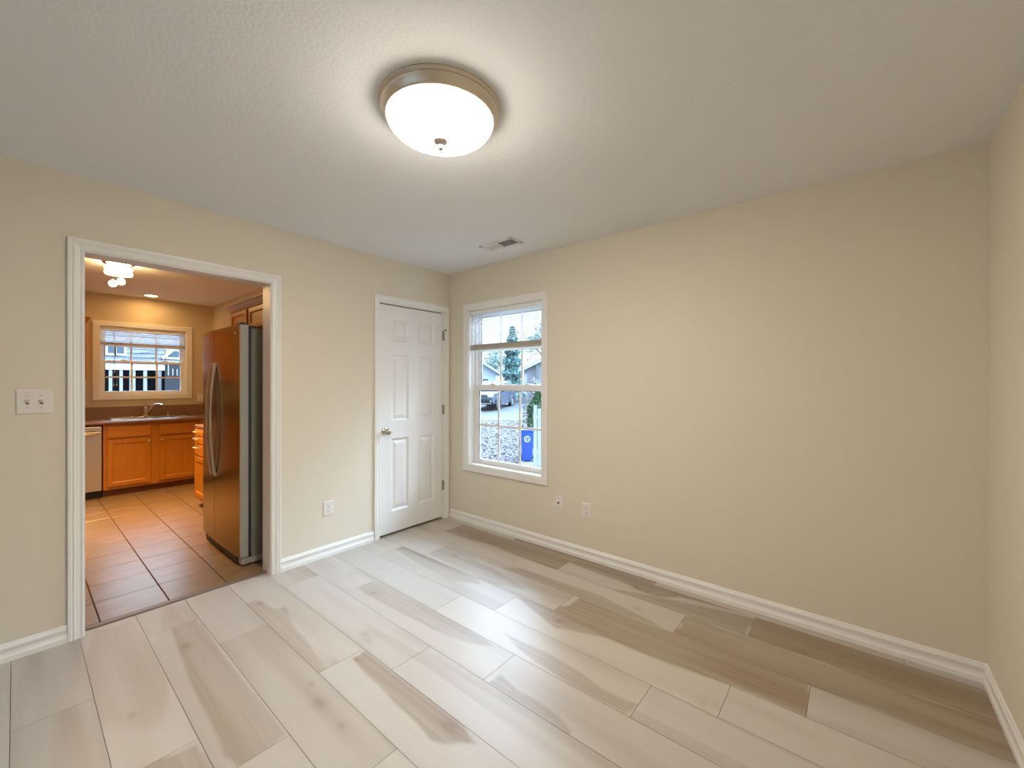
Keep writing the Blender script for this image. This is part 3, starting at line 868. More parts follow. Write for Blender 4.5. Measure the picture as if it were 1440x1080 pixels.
# ------------------------------------------------------------------ kitchen
def panel_front(fn, a0, a1, z0, z1, dface, th_=.019, fr=.055, flat=False):
    """cabinet door or drawer front: frame with a recessed panel, front face at depth dface - th_"""
    q = WMB(fn)
    f = dface - th_
    if flat:
        e = .006
        rings = [(0, .004), (e, 0)]
    else:
        rings = [(0, .004), (.004, 0), (fr - .010, 0), (fr - .004, .004), (fr, .009), (fr + .002, .0095)]
    vs_ = []
    for ins, dp in rings:
        vs_ += [(a0 + ins, f + dp, z0 + ins), (a1 - ins, f + dp, z0 + ins), (a1 - ins, f + dp, z1 - ins), (a0 + ins, f + dp, z1 - ins)]
    vs_ += [(a0, dface, z0), (a1, dface, z0), (a1, dface, z1), (a0, dface, z1)]
    n = len(rings)
    fs_ = []
    for i in range(n - 1):
        for w in range(4): fs_.append((i * 4 + w, i * 4 + (w + 1) % 4, i * 4 + 4 + (w + 1) % 4, i * 4 + 4 + w))
    fs_.append(tuple((n - 1) * 4 + w for w in range(4)))
    for w in range(4): fs_.append((w, (w + 1) % 4, n * 4 + (w + 1) % 4, n * 4 + w))
    fs_.append(tuple(n * 4 + 3 - w for w in range(4)))
    q.add(vs_, fs_)
    return q.done()


def knob(fn, a, dface, z, parent, m_=None):
    q = WMB(fn)
    q.lathe([(.005, 0), (.005, -.012), (.009, -.016), (.0145, -.021), (.014, -.026), (.008, -.029), (0, -.029)], (0, 0, 0), 'Y', 14)
    q.v = [(x + a, y + dface, zz + z) for x, y, zz in q.v]
    return q.done().build('knob', m_ or KNOBW, parent)


CF = 3.570            # face frame plane of the sink run
def fn_sink(a, d_, z): return (a, CF + d_, z)


sc = thing('sink_cabinet', (-1.69, CF, 0), 'honey oak base cabinet under the kitchen sink with two doors', 'cabinet')
q = MB(); q.box(-2.147, -1.228, CF, CF + .019, .085, .852); q.box(-2.147, -2.129, CF + .019, CF + .575, .085, .852); q.box(-1.246, -1.228, CF + .019, CF + .575, .085, .852)
q.box(-2.129, -1.246, CF + .019, CF + .575, .085, .105); q.box(-2.129, -1.246, CF + .560, CF + .575, .105, .852); q.build('body', WOOD, sc)
MB().box(-2.147, -1.228, CF + .045, CF + .5, 0.0, .085).build('toe_kick', WOODD, sc)
for a0, a1, ka in ((-2.114, -1.725, -1.745), (-1.642, -1.259, -1.622)):
    panel_front(fn_sink, a0, a1, .690, .822, 0, flat=True).build('drawer_front', WOODX, sc)
    dr = panel_front(fn_sink, a0, a1, .118, .670, 0).build('door', WOOD, sc)
    knob(fn_sink, ka, -.019, .630, dr)

fc = thing('corner_cabinet', (-1.08, CF, 0), 'honey oak corner cabinet at the right end of the sink counter', 'cabinet')
MB().box(-1.226, KXR - .002, CF, CF + .55, .085, .852).build('body', WOOD, fc)
MB().box(-1.226, KXR - .002, CF + .045, CF + .5, 0.0, .085).build('toe_kick', WOODD, fc)

dw = thing('dishwasher', (-2.46, CF, 0), 'stainless steel dishwasher left of the sink cabinet', 'dishwasher')
MB().box(-2.755, -2.157, CF + .005, CF + .54, .08, .848).build('tub', BLACK, dw)
mb = MB(); mb.box(-2.753, -2.160, CF - .028, CF + .004, .095, .775); mb.build('door', STEELD, dw, bevel=.006)
mb = MB(); mb.box(-2.753, -2.160, CF - .030, CF + .004, .780, .836); mb.build('control_panel', STEELD, dw, bevel=.006)
mb = MB(); mb.tube([(-2.71, CF - .034, .755), (-2.70, CF - .062, .748), (-2.60, CF - .072, .744), (-2.46, CF - .075, .743), (-2.31, CF - .072, .744), (-2.215, CF - .062, .748), (-2.205, CF - .034, .755)], .012, 10); mb.build('handle', STEELH, dw)
MB().box(-2.755, -2.157, CF + .03, CF + .5, 0.0, .092).build('toe_panel', BLACK, dw)
lc = thing('end_cabinet', (-3.2, CF, 0), 'honey oak base cabinet left of the dishwasher', 'cabinet')
MB().box(-3.60, -2.760, CF, CF + .55, .085, .852).build('body', WOOD, lc)
MB().box(-3.60, -2.760, CF + .045, CF + .5, 0, .085).build('toe_kick', WOODD, lc)
dr = panel_front(fn_sink, -3.56, -3.20, .118, .670, 0).build('door', WOOD, lc); knob(fn_sink, -3.22, -.019, .63, dr)
dr = panel_front(fn_sink, -3.16, -2.80, .118, .670, 0).build('door', WOOD, lc); knob(fn_sink, -3.14, -.019, .63, dr)
panel_front(fn_sink, -3.56, -3.20, .690, .822, 0, flat=True).build('drawer_front', WOODX, lc)
panel_front(fn_sink, -3.16, -2.80, .690, .822, 0, flat=True).build('drawer_front', WOODX, lc)

# countertop with a cut-out for the sink bowls
CTZ = .888
SX0, SX1, SY0, SY1 = -2.085, -1.255, 3.615, 4.075
ct = thing('countertop', (-2.2, CF + .27, .852), 'brown laminate countertop with backsplash under the kitchen window', 'countertop')
mb = MB()
for bx in ((-3.62, SX0 + .02, CF - .032, KY - .001), (SX1 - .02, KXR - .001, CF - .032, KY - .001), (SX0 + .02, SX1 - .02, CF - .032, SY0 + .02), (SX0 + .02, SX1 - .02, SY1 - .09, KY - .001)):
    mb.box(bx[0], bx[1], bx[2], bx[3], .8525, CTZ)
mb.build('worktop', COUNTER, ct)
mb = MB(); mb.tube([(-3.62, CF - .030, CTZ - .017), (KXR - .001, CF - .030, CTZ - .017)], .0172, 12); mb.build('rolled_edge', COUNTER, ct)
MB().box(-3.62, KXR - .001, KY - .021, KY - .0005, CTZ, 1.035).build('backsplash', COUNTER, ct, bevel=.004)
# drop-in double bowl sink
sk = thing('sink', ((SX0 + SX1) / 2, (SY0 + SY1) / 2, CTZ), 'stainless steel drop-in double bowl sink', 'sink')
mb = MB()
xm = (SX0 + SX1) / 2
bowls = [(SX0 + .04, xm - .018, SY0 + .04, SY1 - .10), (xm + .018, SX1 - .04, SY0 + .04, SY1 - .10)]
xs = sorted({SX0, SX1, *[b[0] for b in bowls], *[b[1] for b in bowls]}); ys = [SY0, SY0 + .04, SY1 - .10, SY1]
for i in range(len(xs) - 1):
    for j in range(3):
        if j == 1 and i in (1, 3): continue
        mb.box(xs[i], xs[i + 1], ys[j], ys[j + 1], CTZ + .0005, CTZ + .005)
mb.tube([(SX0, SY0, CTZ + .003), (SX1, SY0, CTZ + .003)], .0055, 8); mb.tube([(SX0, SY1, CTZ + .003), (SX1, SY1, CTZ + .003)], .0055, 8)
mb.tube([(SX0, SY0, CTZ + .003), (SX0, SY1, CTZ + .003)], .0055, 8); mb.tube([(SX1, SY0, CTZ + .003), (SX1, SY1, CTZ + .003)], .0055, 8)
mb.build('rim', SINKM, sk)
for b in bowls:
    mb = MB()
    r0 = [(b[0], b[2]), (b[1], b[2]), (b[1], b[3]), (b[0], b[3])]
    ins = .02
    r1 = [(b[0] + ins, b[2] + ins), (b[1] - ins, b[2] + ins), (b[1] - ins, b[3] - ins), (b[0] + ins, b[3] - ins)]
    vs_ = [(x, y, CTZ + .004) for x, y in r0] + [(x, y, CTZ - .17) for x, y in r1]
    mb.add(vs_, [(0, 1, 5, 4), (1, 2, 6, 5), (2, 3, 7, 6), (3, 0, 4, 7), (4, 5, 6, 7)])
    bw = mb.build('bowl', SINKM, sk)
    MB().lathe([(0, -.168), (.04, -.168), (.043, -.166), (.02, -.164), (0, -.165)], ((b[0] + b[1]) / 2, (b[2] + b[3]) / 2, CTZ), 'Z', 20).build('drain', CHROME, bw)
FXX, FYY, FZ = -1.705, SY1 - .050, CTZ + .0055
fa = thing('faucet', (FXX, FYY, FZ), 'chrome single lever kitchen faucet behind the sink', 'faucet')
mb = MB(); mb.lathe([(.085, 0), (.085, .006), (.030, .012), (.026, .03), (.024, .115), (.022, .130), (0, .134)], (0, 0, 0), 'Z', 24)
mb.v = [(x * (1.0 if z > .01 else 1.35) + FXX, y * (1.0 if z > .01 else .36) + FYY, z + FZ) for x, y, z in mb.v]
mb.build('body', CHROME, fa)
mb = MB(); mb.tube([(FXX, FYY, FZ + .035), (FXX + .02, FYY - .035, FZ + .085), (FXX + .055, FYY - .085, FZ + .140), (FXX + .09, FYY - .13, FZ + .163), (FXX + .12, FYY - .165, FZ + .160), (FXX + .135, FYY - .185, FZ + .148)], [.016, .015, .0145, .016, .018, .017], 12); mb.build('spout', CHROME, fa)
mb = MB(); mb.tube([(FXX, FYY, FZ + .128), (FXX - .004, FYY + .004, FZ + .165), (FXX + .010, FYY + .002, FZ + .205)], [.016, .010, .006], 10); mb.build('lever', CHROME, fa)
sd_ = thing('soap_dispenser', (-1.475, FYY, FZ), 'small chrome knob fitting on the sink ledge right of the faucet', 'soap dispenser')
MB().lathe([(.018, 0), (.018, .004), (.008, .008), (.007, .035), (.0, .036)], (-1.475, FYY, FZ), 'Z', 16).build('stem', CHROME, sd_)
MB().sphere((-1.475, FYY, FZ + .046), .013).build('cap', CHROME, sd_)

# refrigerator
FX, FY0, FY1 = -1.757, .288, 1.192
rf = thing('refrigerator', (-1.35, .74, 0), 'tall side by side stainless steel refrigerator just inside the kitchen doorway', 'refrigerator')
MB().box(FX + .076, -.985, FY0, FY1, .035, 1.752).build('body', FRIDGE, rf, bevel=.004)
MB().box(FX + .058, FX + .078, FY0 + .012, FY1 - .012, .085, 1.745).build('door_gasket', GASKET, rf)
YS = .843


def fx_at(y):
    """bowed door front"""
    c = (FY0 + FY1) / 2; h = (FY1 - FY0) / 2
    return FX - .011 * (1 - ((y - c) / h) ** 2)


def fridge_door(y0, y1):
    n = 10
    poly = [(FX + .056, y0), (fx_at(y0) + .006, y0)] + [(fx_at(y0 + (y1 - y0) * i / n) + (0.0015 if i in (0, n) else 0), y0 + .003 + (y1 - y0 - .006) * i / n) for i in range(n + 1)] + [(fx_at(y1) + .006, y1), (FX + .056, y1)]
    mb = MB(); mb.prism(poly, 'Z', .070, 1.772)
    dr = mb.build('door', FRIDGED, rf)
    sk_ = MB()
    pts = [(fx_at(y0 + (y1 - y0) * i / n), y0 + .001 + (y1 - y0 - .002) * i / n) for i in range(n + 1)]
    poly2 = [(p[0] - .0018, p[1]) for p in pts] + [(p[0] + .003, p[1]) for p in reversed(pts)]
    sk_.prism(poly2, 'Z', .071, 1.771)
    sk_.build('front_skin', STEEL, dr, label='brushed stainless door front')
    return dr


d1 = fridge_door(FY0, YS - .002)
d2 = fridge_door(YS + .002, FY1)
for dr, hy in ((d1, YS - .048), (d2, YS + .048)):
    x0 = fx_at(hy)
    pts = []
    for i in range(17):
        t_ = i / 16
        pts.append((x0 - .002 - .036 * (1 - (2 * t_ - 1) ** 2) ** .85 - .004, hy, 0.598 + (1.505 - .598) * t_))
    mb = MB()
    vs_, fs_ = [], []
    for i, p in enumerate(pts):
        t0 = Vector(pts[max(0, i - 1)]); t1 = Vector(pts[min(16, i + 1)])
        tn = (t1 - t0).normalized(); nn = Vector((tn.z, 0, -tn.x))
        for sx, sy in ((-1, -1), (1, -1), (1, 1), (-1, 1)):
            vs_.append(Vector(p) + nn * .009 * sx + Vector((0, 1, 0)) * .016 * sy)
    for i in range(16):
        for w in range(4): fs_.append((i * 4 + w, i * 4 + (w + 1) % 4, i * 4 + 4 + (w + 1) % 4, i * 4 + 4 + w))
    fs_ += [(0, 1, 2, 3), (67, 66, 65, 64)]
    mb.add(vs_, fs_)
    mb.build('handle', STEELH, dr, bevel=.004)
mb = MB()
mb.box(fx_at(FY0 + .04) + .012, fx_at(FY0 + .04) + .045, FY0 + .015, FY0 + .10, 1.772, 1.790); mb.box(FX + .03, FX + .115, FY0 + .02, FY0 + .085, 1.753, 1.772)
mb.build('top_hinge', GASKET, rf, bevel=.003)
mb = MB(); mb.box(FX + .03, FX + .115, FY1 - .085, FY1 - .02, 1.753, 1.785); mb.build('top_hinge', GASKET, rf, bevel=.003)
MB().box(FX + .006, FX + .09, FY0 + .077, FY1 - .062, .008, .064).build('base_grille', BLACK, rf)
mb = MB(); mb.prism([(FX + .012, FY0 + .012), (FX + .022, FY0 - .001), (FX + .30, FY0 - .001), (FX + .30, FY0 + .074), (FX + .012, FY0 + .074)], 'Z', .014, .058); mb.build('foot_cover', FRIDGED, rf, bevel=.004)
mb = MB(); mb.box(FX + .008, FX + .060, FY0 - .004, FY0 + .05, .0585, .0695); mb.build('bottom_hinge', HINGE, rf, bevel=.003)
for fy in (FY0 + .05, FY1 - .035):
    MB().lathe([(.022, 0), (.024, .004), (.024, .015), (.010, .018), (.010, .04)], (FX + .05, fy, 0), 'Z', 14).build('levelling_foot', HINGE, rf)
    MB().lathe([(.022, 0), (.024, .004), (.024, .015), (.010, .018), (.010, .04)], (-1.05, fy, 0), 'Z', 14).build('levelling_foot', HINGE, rf)
# round roller cover at the far bottom corner
MB().lathe([(.024, 0), (.026, .004), (.026, .030), (.0, .032)], (FX + .012, FY1 - .030, .040), 'X', 16).build('roller_cap', FRIDGED, rf)
mb = MB(); mb.box(fx_at(.37) - .0030, fx_at(.37) - .0010, .352, .388, 1.713, 1.721); mb.box(fx_at(.37) - .003, fx_at(.37) - .001, .364, .378, 1.703, 1.710); mb.build('badge', STEELH, d1)

# cabinet above the refrigerator
UX = -1.540
def fn_upper(a, d_, z): return (UX + d_, a, z)


uc = thing('wall_cabinet', (-1.24, .76, 1.79), 'honey oak wall cabinet with crown moulding above the refrigerator', 'cabinet')
MB().box(UX, KXR - .001, .315, 1.195, 1.792, 1.985).build('body', WOOD, uc)
for a0, a1 in ((.345, .735), (.785, 1.180)):
    panel_front(fn_upper, a0, a1, 1.797, 1.968, 0, fr=.045).build('door', WOOD, uc)
mb = MB()
prof = [(0, 1.975), (-.016, 1.975), (-.020, 1.985), (-.030, 1.992), (-.044, 2.012), (-.058, 2.020), (-.060, 2.030), (0, 2.030)]
k = len(prof)
A_ = [(UX + o_, .315 + o_ * 0, z_) for o_, z_ in prof]; B_ = [(UX + o_, 1.195 - o_, z_) for o_, z_ in prof]; C_ = [(KXR - .001, 1.195 - o_, z_) for o_, z_ in prof]
mb.add(A_ + B_ + C_, [(q_, (q_ + 1) % k, k + (q_ + 1) % k, k + q_) for q_ in range(k)] + [(k + q_, k + (q_ + 1) % k, 2 * k + (q_ + 1) % k, 2 * k + q_) for q_ in range(k)] + [tuple(range(k)), tuple(range(3 * k - 1, 2 * k - 1, -1))])
mb.build('crown_moulding', CROWN, uc)

# drawer cabinet beyond the refrigerator
BX = -1.530
def fn_drw(a, d_, z): return (BX + d_, a, z)


bc = thing('drawer_cabinet', (-1.23, 1.82, 0), 'honey oak drawer cabinet half hidden behind the refrigerator', 'cabinet')
MB().box(BX, KXR - .001, 1.235, 2.42, .085, .852).build('body', WOOD, bc)
MB().box(BX + .06, KXR - .001, 1.235, 2.42, 0, .085).build('toe_kick', WOODD, bc)
for z0, z1, pz in ((.775, .842, .815), (.690, .765, .742), (.560, .680, .645)):
    dr = panel_front(fn_drw, 1.84, 2.395, z0, z1, 0, flat=True).build('drawer', WOODX, bc)
    mb = MB(); a_ = 2.30
    mb.tube([(BX - .019, a_ - .045, pz), (BX - .045, a_ - .040, pz), (BX - .048, a_, pz), (BX - .045, a_ + .040, pz), (BX - .019, a_ + .045, pz)], .007, 8); mb.build('pull', KNOBW, dr)
dr = panel_front(fn_drw, 1.84, 2.395, .118, .550, 0).build('door', WOOD, bc)
knob(fn_drw, 1.87, -.019, .52, dr)
dr = panel_front(fn_drw, 1.26, 1.80, .118, .670, 0).build('door', WOOD, bc); knob(fn_drw, 1.78, -.019, .63, dr)
panel_front(fn_drw, 1.26, 1.80, .690, .842, 0, flat=True).build('drawer', WOODX, bc)
bt = MB().box(BX - .012, KXR - .001, 1.235, 2.425, .8525, CTZ).build('worktop', COUNTER, bc, bevel=.006)

# wall cabinet left of the kitchen window
def fn_lu(a, d_, z): return (a, 3.83 + d_, z)


lu = thing('wall_cabinet', (-2.70, 3.99, 1.37), 'honey oak wall cabinet at the left edge of the kitchen doorway view', 'cabinet')
MB().box(-3.16, -2.262, 3.83, KY - .001, 1.372, 2.09).build('body', WOOD, lu)
dr = panel_front(fn_lu, -3.13, -2.73, 1.39, 2.07, 0).build('door', WOOD, lu); knob(fn_lu, -2.75, -.019, 1.43, dr)
dr = panel_front(fn_lu, -2.69, -2.285, 1.39, 2.07, 0).build('door', WOOD, lu); knob(fn_lu, -2.67, -.019, 1.43, dr)
mb = MB()
A_ = [(-3.16, 3.83 + o_, z_ + .085) for o_, z_ in prof]; B_ = [(-2.262 - o_ * .6, 3.83 + o_, z_ + .085) for o_, z_ in prof]; C_ = [(-2.262 - o_ * .6, KY - .001, z_ + .085) for o_, z_ in prof]
mb.add(A_ + B_ + C_, [(q_, (q_ + 1) % k, k + (q_ + 1) % k, k + q_) for q_ in range(k)] + [(k + q_, k + (q_ + 1) % k, 2 * k + (q_ + 1) % k, 2 * k + q_) for q_ in range(k)] + [tuple(range(k)), tuple(range(3 * k - 1, 2 * k - 1, -1))])
mb.build('crown_moulding', WOOD, lu)

# run of cabinets on the left kitchen wall (mirrored in the refrigerator door)
def fn_kl(a, d_, z): return (KXL + .60 - d_, a, z)
def fn_ku(a, d_, z): return (KXL + .33 - d_, a, z)


kl = thing('base_cabinet', (KXL + .3, 1.8, 0), 'honey oak base cabinets along the left kitchen wall', 'cabinet')
MB().box(KXL + .001, KXL + .60, .6, 3.0, .085, .852).build('body', WOOD, kl)
MB().box(KXL + .001, KXL + .55, .6, 3.0, 0, .085).build('toe_kick', WOODD, kl)
ku = thing('wall_cabinet', (KXL + .16, 1.8, 1.37), 'honey oak wall cabinets along the left kitchen wall', 'cabinet')
MB().box(KXL + .001, KXL + .33, .6, 3.0, 1.372, 2.09).build('body', WOOD, ku)
for i in range(5):
    a0 = .62 + i * .475; a1 = a0 + .445
    dr = panel_front(fn_kl, a0, a1, .118, .670, 0).build('door', WOOD, kl); knob(fn_kl, a1 - .03, -.019, .63, dr)
    panel_front(fn_kl, a0, a1, .690, .842, 0, flat=True).build('drawer', WOODX, kl)
    dr = panel_front(fn_ku, a0, a1, 1.39, 2.07, 0).build('door', WOOD, ku); knob(fn_ku, a1 - .03, -.019, 1.43, dr)
kt = MB().box(KXL + .001, KXL + .625, .58, 3.02, .8525, CTZ).build('side_countertop', COUNTER, bevel=.006)
tag(kt, 'brown laminate countertop along the left kitchen wall', 'countertop')

# kitchen ceiling lamps
KLX, KLY = -2.174, 2.20
WARM = (1.0, 0.66, 0.30)
def emitter(name, col, st, base=(.9, .88, .85)):
    m_ = mat(name, base, .2, emit=(col, st)); return m_


kc = thing('kitchen_ceiling_light', (KLX, KLY, CHK), 'glowing crystal drum ceiling lamp with hanging balls in the kitchen', 'ceiling light')
MB().lathe([(0, 0), (.112, 0), (.114, -.006), (.104, -.014), (0, -.014)], (KLX, KLY, CHK), 'Z', 40).build('canopy', CHROME, kc)
KL_E = emitter('glowing_crystal', WARM, KITCHEN_LAMP)
for za, zb in ((-.034, -.066), (-.074, -.108)):
    mb = MB(); mb.lathe([(.094, za), (.097, za - .004), (.100, (za + zb) / 2), (.097, zb + .004), (.094, zb), (.086, zb), (.086, za), (.094, za)], (KLX, KLY, CHK), 'Z', 36)
    mb.build('crystal_ring', KL_E, kc)
mb = MB(); mb.lathe([(.101, -.067), (.102, -.070), (.101, -.073), (.084, -.073), (.084, -.067), (.101, -.067)], (KLX, KLY, CHK), 'Z', 40); mb.build('ring', CHROME, kc)
for i in range(4):
    a = i * math.pi / 2 + .4
    MB().tube([(KLX + .09 * math.cos(a), KLY + .09 * math.sin(a), CHK - .012), (KLX + .09 * math.cos(a), KLY + .09 * math.sin(a), CHK - .07)], .004, 6).build('stay', CHROME, kc)
MB().lathe([(0, -.100), (.083, -.100), (.083, -.096), (0, -.096)], (KLX, KLY, CHK), 'Z', 32).build('diffuser', emitter('glowing_diffuser', (1.0, .62, .25), 120.0), kc)
kb = bpy.data.lights.new('drum_bulbs', 'SPOT'); kb.energy = 760.0; kb.color = (1.0, .60, .22); kb.spot_size = math.radians(92); kb.spot_blend = .85; kb.shadow_soft_size = .07
ko = bpy.data.objects.new('drum_bulbs', kb); COL.objects.link(ko); ko.parent = kc; ko.location = (0, 0, -.112)
for bx, by, bz in ((-2.214, 2.20, -.196), (-2.158, 2.19, -.170), (-2.150, 2.17, -.055)):
    dq = MB().tube([(bx, by, CHK - .014), (bx, by, CHK + bz + .03)], .0025, 6).build('drop_wire', CHROME, kc)
    MB().sphere((bx, by, CHK + bz), .031).build('crystal_ball', KL_E, dq)
for cx_, cy_, st_, lb in ((-1.675, 3.86, 0.36, 'small recessed ceiling light over the kitchen sink'), (-3.05, 3.1, 0.9, 'added unseen recessed light near the left kitchen cabinets, farther from the doorway'),
                     (-3.05, 1.1, 0.5, 'added unseen recessed light near the left kitchen cabinets, closer to the doorway')):  # the two cans by the left cabinets are added, out of view, to light the kitchen
    rc = thing('recessed_light', (cx_, cy_, CHK), lb, 'ceiling light')
    MB().lathe([(.060, -.0005), (.062, -.006), (.082, -.006), (.086, -.002), (.086, 0), (.06, 0)], (cx_, cy_, CHK), 'Z', 32).build('trim_ring', TRIM, rc)
    MB().lathe([(0, -.003), (.060, -.003), (.060, -.0015), (0, -.0015)], (cx_, cy_, CHK), 'Z', 32).build('lens', emitter('glowing_lens', (1.0, .62, .25), CAN_LAMP * st_), rc)

# ------------------------------------------------------------------ outside
FW = Vector((math.cos(YAW), math.sin(YAW), 0)); RT = Vector((math.sin(YAW), -math.cos(YAW), 0))
C0 = Vector((CAM.x, CAM.y, 0))


def zg(x, y):
    dd = (x - C0.x) * FW.x + (y - C0.y) * FW.y
    return -1.08 + .0454 * (min(max(dd, 3), 60) - 12.9)


def out(depth, lat, z=None):
    """a spot outdoors: metres ahead of / to the right of the camera post"""
    p = C0 + FW * depth + RT * lat
    return Vector((p.x, p.y, zg(p.x, p.y) if z is None else z))


LAWN = mat('leaf_strewn_ground', (0.038, 0.028, 0.025), .95, vary=((0.056, 0.050, 0.046), 1.3, .2))
PAVE = mat('grey_asphalt', (0.029, 0.030, 0.034), .9, vary=((0.036, 0.037, 0.041), 3, .2))
CONC = mat('pale_concrete', (0.118, 0.118, 0.114), .9, vary=((0.097, 0.097, 0.094), 4, .2))
SIDING = mat('pale_blue_siding', (0.516, 0.582, 0.672), .7)
SIDINGW = mat('white_lap_siding', (0.146, 0.162, 0.194), .7)
ROOF = mat('grey_shingles', (0.131, 0.139, 0.154), .9, vary=((0.169, 0.177, 0.193), 10, .2))
FASC = mat('white_fascia', (0.517, 0.530, 0.544), .6)
POST = mat('white_painted_post', (0.185, 0.190, 0.195), .6)
WOODF = mat('white_fence_board', (0.33, 0.34, 0.33), .7)
DARK = mat('dark_porch_boards', (0.033, 0.039, 0.053), .8)
DARKF = mat('near_black_fence_boards', (0.008, 0.010, 0.014), .8)
DARKW = mat('dark_window_pane', (0.05, 0.075, 0.10), .2)
BINB = mat('blue_bin_plastic', (0.014, 0.066, 0.504), .45)
WHITE = mat('white_print', (0.740, 0.772, 0.840), .6)
CARB = mat('dark_car_paint', (0.049, 0.060, 0.087), .25, coat=.6)
CARG = mat('car_glass', (0.080, 0.096, 0.112), .06, spec=.8)
TYRE = mat('black_tyre', (0.012, 0.012, 0.013), .8)
CARM = mat('car_bright_metal', (0.35, 0.36, 0.38), .3, metal=.8)
LENSC = mat('clear_headlight', (0.600, 0.640, 0.680), .1, spec=.8)
BARK = mat('grey_bark', (0.07, 0.06, 0.055), .95)


def leaf_mat(name, c1, c2):
    return mat(name, c1, .8, spec=.2, vary=(c2, 2.2, .25))


CONIF = leaf_mat('blue_green_needles', (0.117, 0.219, 0.211), (0.219, 0.352, 0.338))
LEAFY = leaf_mat('grey_green_leaves', (0.139, 0.202, 0.176), (0.252, 0.315, 0.277))
EVERG = leaf_mat('green_arborvitae', (0.029, 0.080, 0.029), (0.059, 0.126, 0.053))
SHRUBM = leaf_mat('bare_pinkish_twigs', (0.277, 0.231, 0.219), (0.393, 0.358, 0.347))
LITTER = leaf_mat('fallen_leaves', (0.095, 0.054, 0.046), (0.112, 0.104, 0.104))

# ground: gently rising yard
gv, gf = [], []
gxs = np.linspace(-30, 75, 36); gys = np.linspace(-35, 75, 38)
for yy in gys:
    for xx in gxs:
        gv.append((xx, yy, zg(xx, yy)))
for j in range(37):
    for i in range(35):
        gf.append((j * 36 + i, j * 36 + i + 1, (j + 1) * 36 + i + 1, (j + 1) * 36 + i))
MB().add(gv, gf).build('ground', LAWN, kind=S)


def ground_patch(name, corners, m_, th_=.02):
    """thin paving following the slope; corners = (depth, lateral) loop of four"""
    mb = MB(); n = 10
    P = [[None] * (n + 1) for _ in range(n + 1)]
    for i in range(n + 1):
        for j in range(n + 1):
            a, b = i / n, j / n
            de = (corners[0][0] * (1 - a) + corners[1][0] * a) * (1 - b) + (corners[3][0] * (1 - a) + corners[2][0] * a) * b
            la = (corners[0][1] * (1 - a) + corners[1][1] * a) * (1 - b) + (corners[3][1] * (1 - a) + corners[2][1] * a) * b
            p = out(de, la); P[i][j] = (p.x, p.y, p.z + th_)
    vs_ = [P[i][j] for i in range(n + 1) for j in range(n + 1)]
    mb.add(vs_, [(i * (n + 1) + j, (i + 1) * (n + 1) + j, (i + 1) * (n + 1) + j + 1, i * (n + 1) + j + 1) for i in range(n) for j in range(n)])
    return mb.build(name, m_, kind=S)


ground_patch('driveway', [(21.6, -16), (21.9, .55), (50, 1.5), (50, -16)], PAVE)
ground_patch('path', [(10.2, .2), (10.2, 3.2), (12.75, 3.2), (12.75, .2)], CONC)

# fallen leaves
lv, lf = [], []
for i in range(7000):
    de = 9 + 13 * random.random() ** .8; la = random.uniform(-.12, .09) * de
    if de > 21.5 and la < .6: continue
    if 10.2 < de < 12.75 and la > .2 and random.random() < .7: continue
    p = out(de, la); s_ = random.uniform(.025, .06); a = random.uniform(0, 6.28); t_ = random.uniform(-.5, .5)
    ax = Vector((math.cos(a), math.sin(a), t_)) * s_; ay = Vector((-math.sin(a), math.cos(a), random.uniform(-.4, .4))) * s_ * .7
    b = len(lv); c = Vector((p.x, p.y, p.z + .035 + .02 * random.random()))
    lv += [tuple(c - ax), tuple(c - ay), tuple(c + ax), tuple(c + ay)]; lf.append((b, b + 1, b + 2, b + 3))
for i in range(5200):
    de = 21 + 9 * random.random(); la = .6 + 3.0 * random.random() + (de - 21.5) * .03
    p = out(de, la); s_ = random.uniform(.05, .10); a = random.uniform(0, 6.28)
    ax = Vector((math.cos(a), math.sin(a), .3)) * s_; ay = Vector((-math.sin(a), math.cos(a), .2)) * s_ * .7
    b = len(lv); c = Vector((p.x, p.y, p.z + .04))
    lv += [tuple(c - ax), tuple(c - ay), tuple(c + ax), tuple(c + ay)]; lf.append((b, b + 1, b + 2, b + 3))
tag(MB().add(lv, lf).build('fallen_leaves', LITTER), 'carpet of fallen leaves on the yard outside the window', 'leaves', kind='stuff')


def foliage(mb, n, fn_pt, smin, smax):
    for i in range(n):
        c = Vector(fn_pt()); s_ = random.uniform(smin, smax)
        ax = Vector((random.gauss(0, 1), random.gauss(0, 1), random.gauss(0, 1))).normalized()
        ay = ax.cross(Vector((random.gauss(0, 1), random.gauss(0, 1), random.gauss(0, 1)))).normalized()
        mb.add([c - ax * s_, c - ay * s_ * .45, c + ax * s_, c + ay * s_ * .45], [(0, 1, 2, 3)])


def conifer(de, la, top, rad, label, cat, m_, n=2600, col=False, group=None, sm=(.07, .16)):
    b = out(de, la); t = thing('conifer_tree' if not col else 'arborvitae_shrub', b, label, cat, group)
    h = top - b.z
    mb = MB(); mb.tube([(b.x, b.y, b.z - .1), (b.x, b.y, b.z + h * .9)], [rad * .10, .02], 8); mb.build('trunk', BARK, t)

    def pt():
        f = random.random() ** (1.0 if col else .8)
        if col: R = rad * min(1, (1 - f) * 3.0 + .08) * (.75 + .25 * random.random())
        else: R = rad * (1 - f) ** .6 * (.45 + .55 * random.random()) * (.8 + .2 * math.sin(f * 40))
        a = random.uniform(0, 6.28)
        return (b.x + R * math.cos(a), b.y + R * math.sin(a), b.z + h * (.04 + .96 * f))
    mb = MB(); foliage(mb, n, pt, *sm); mb.build('foliage', m_, t)
    return t


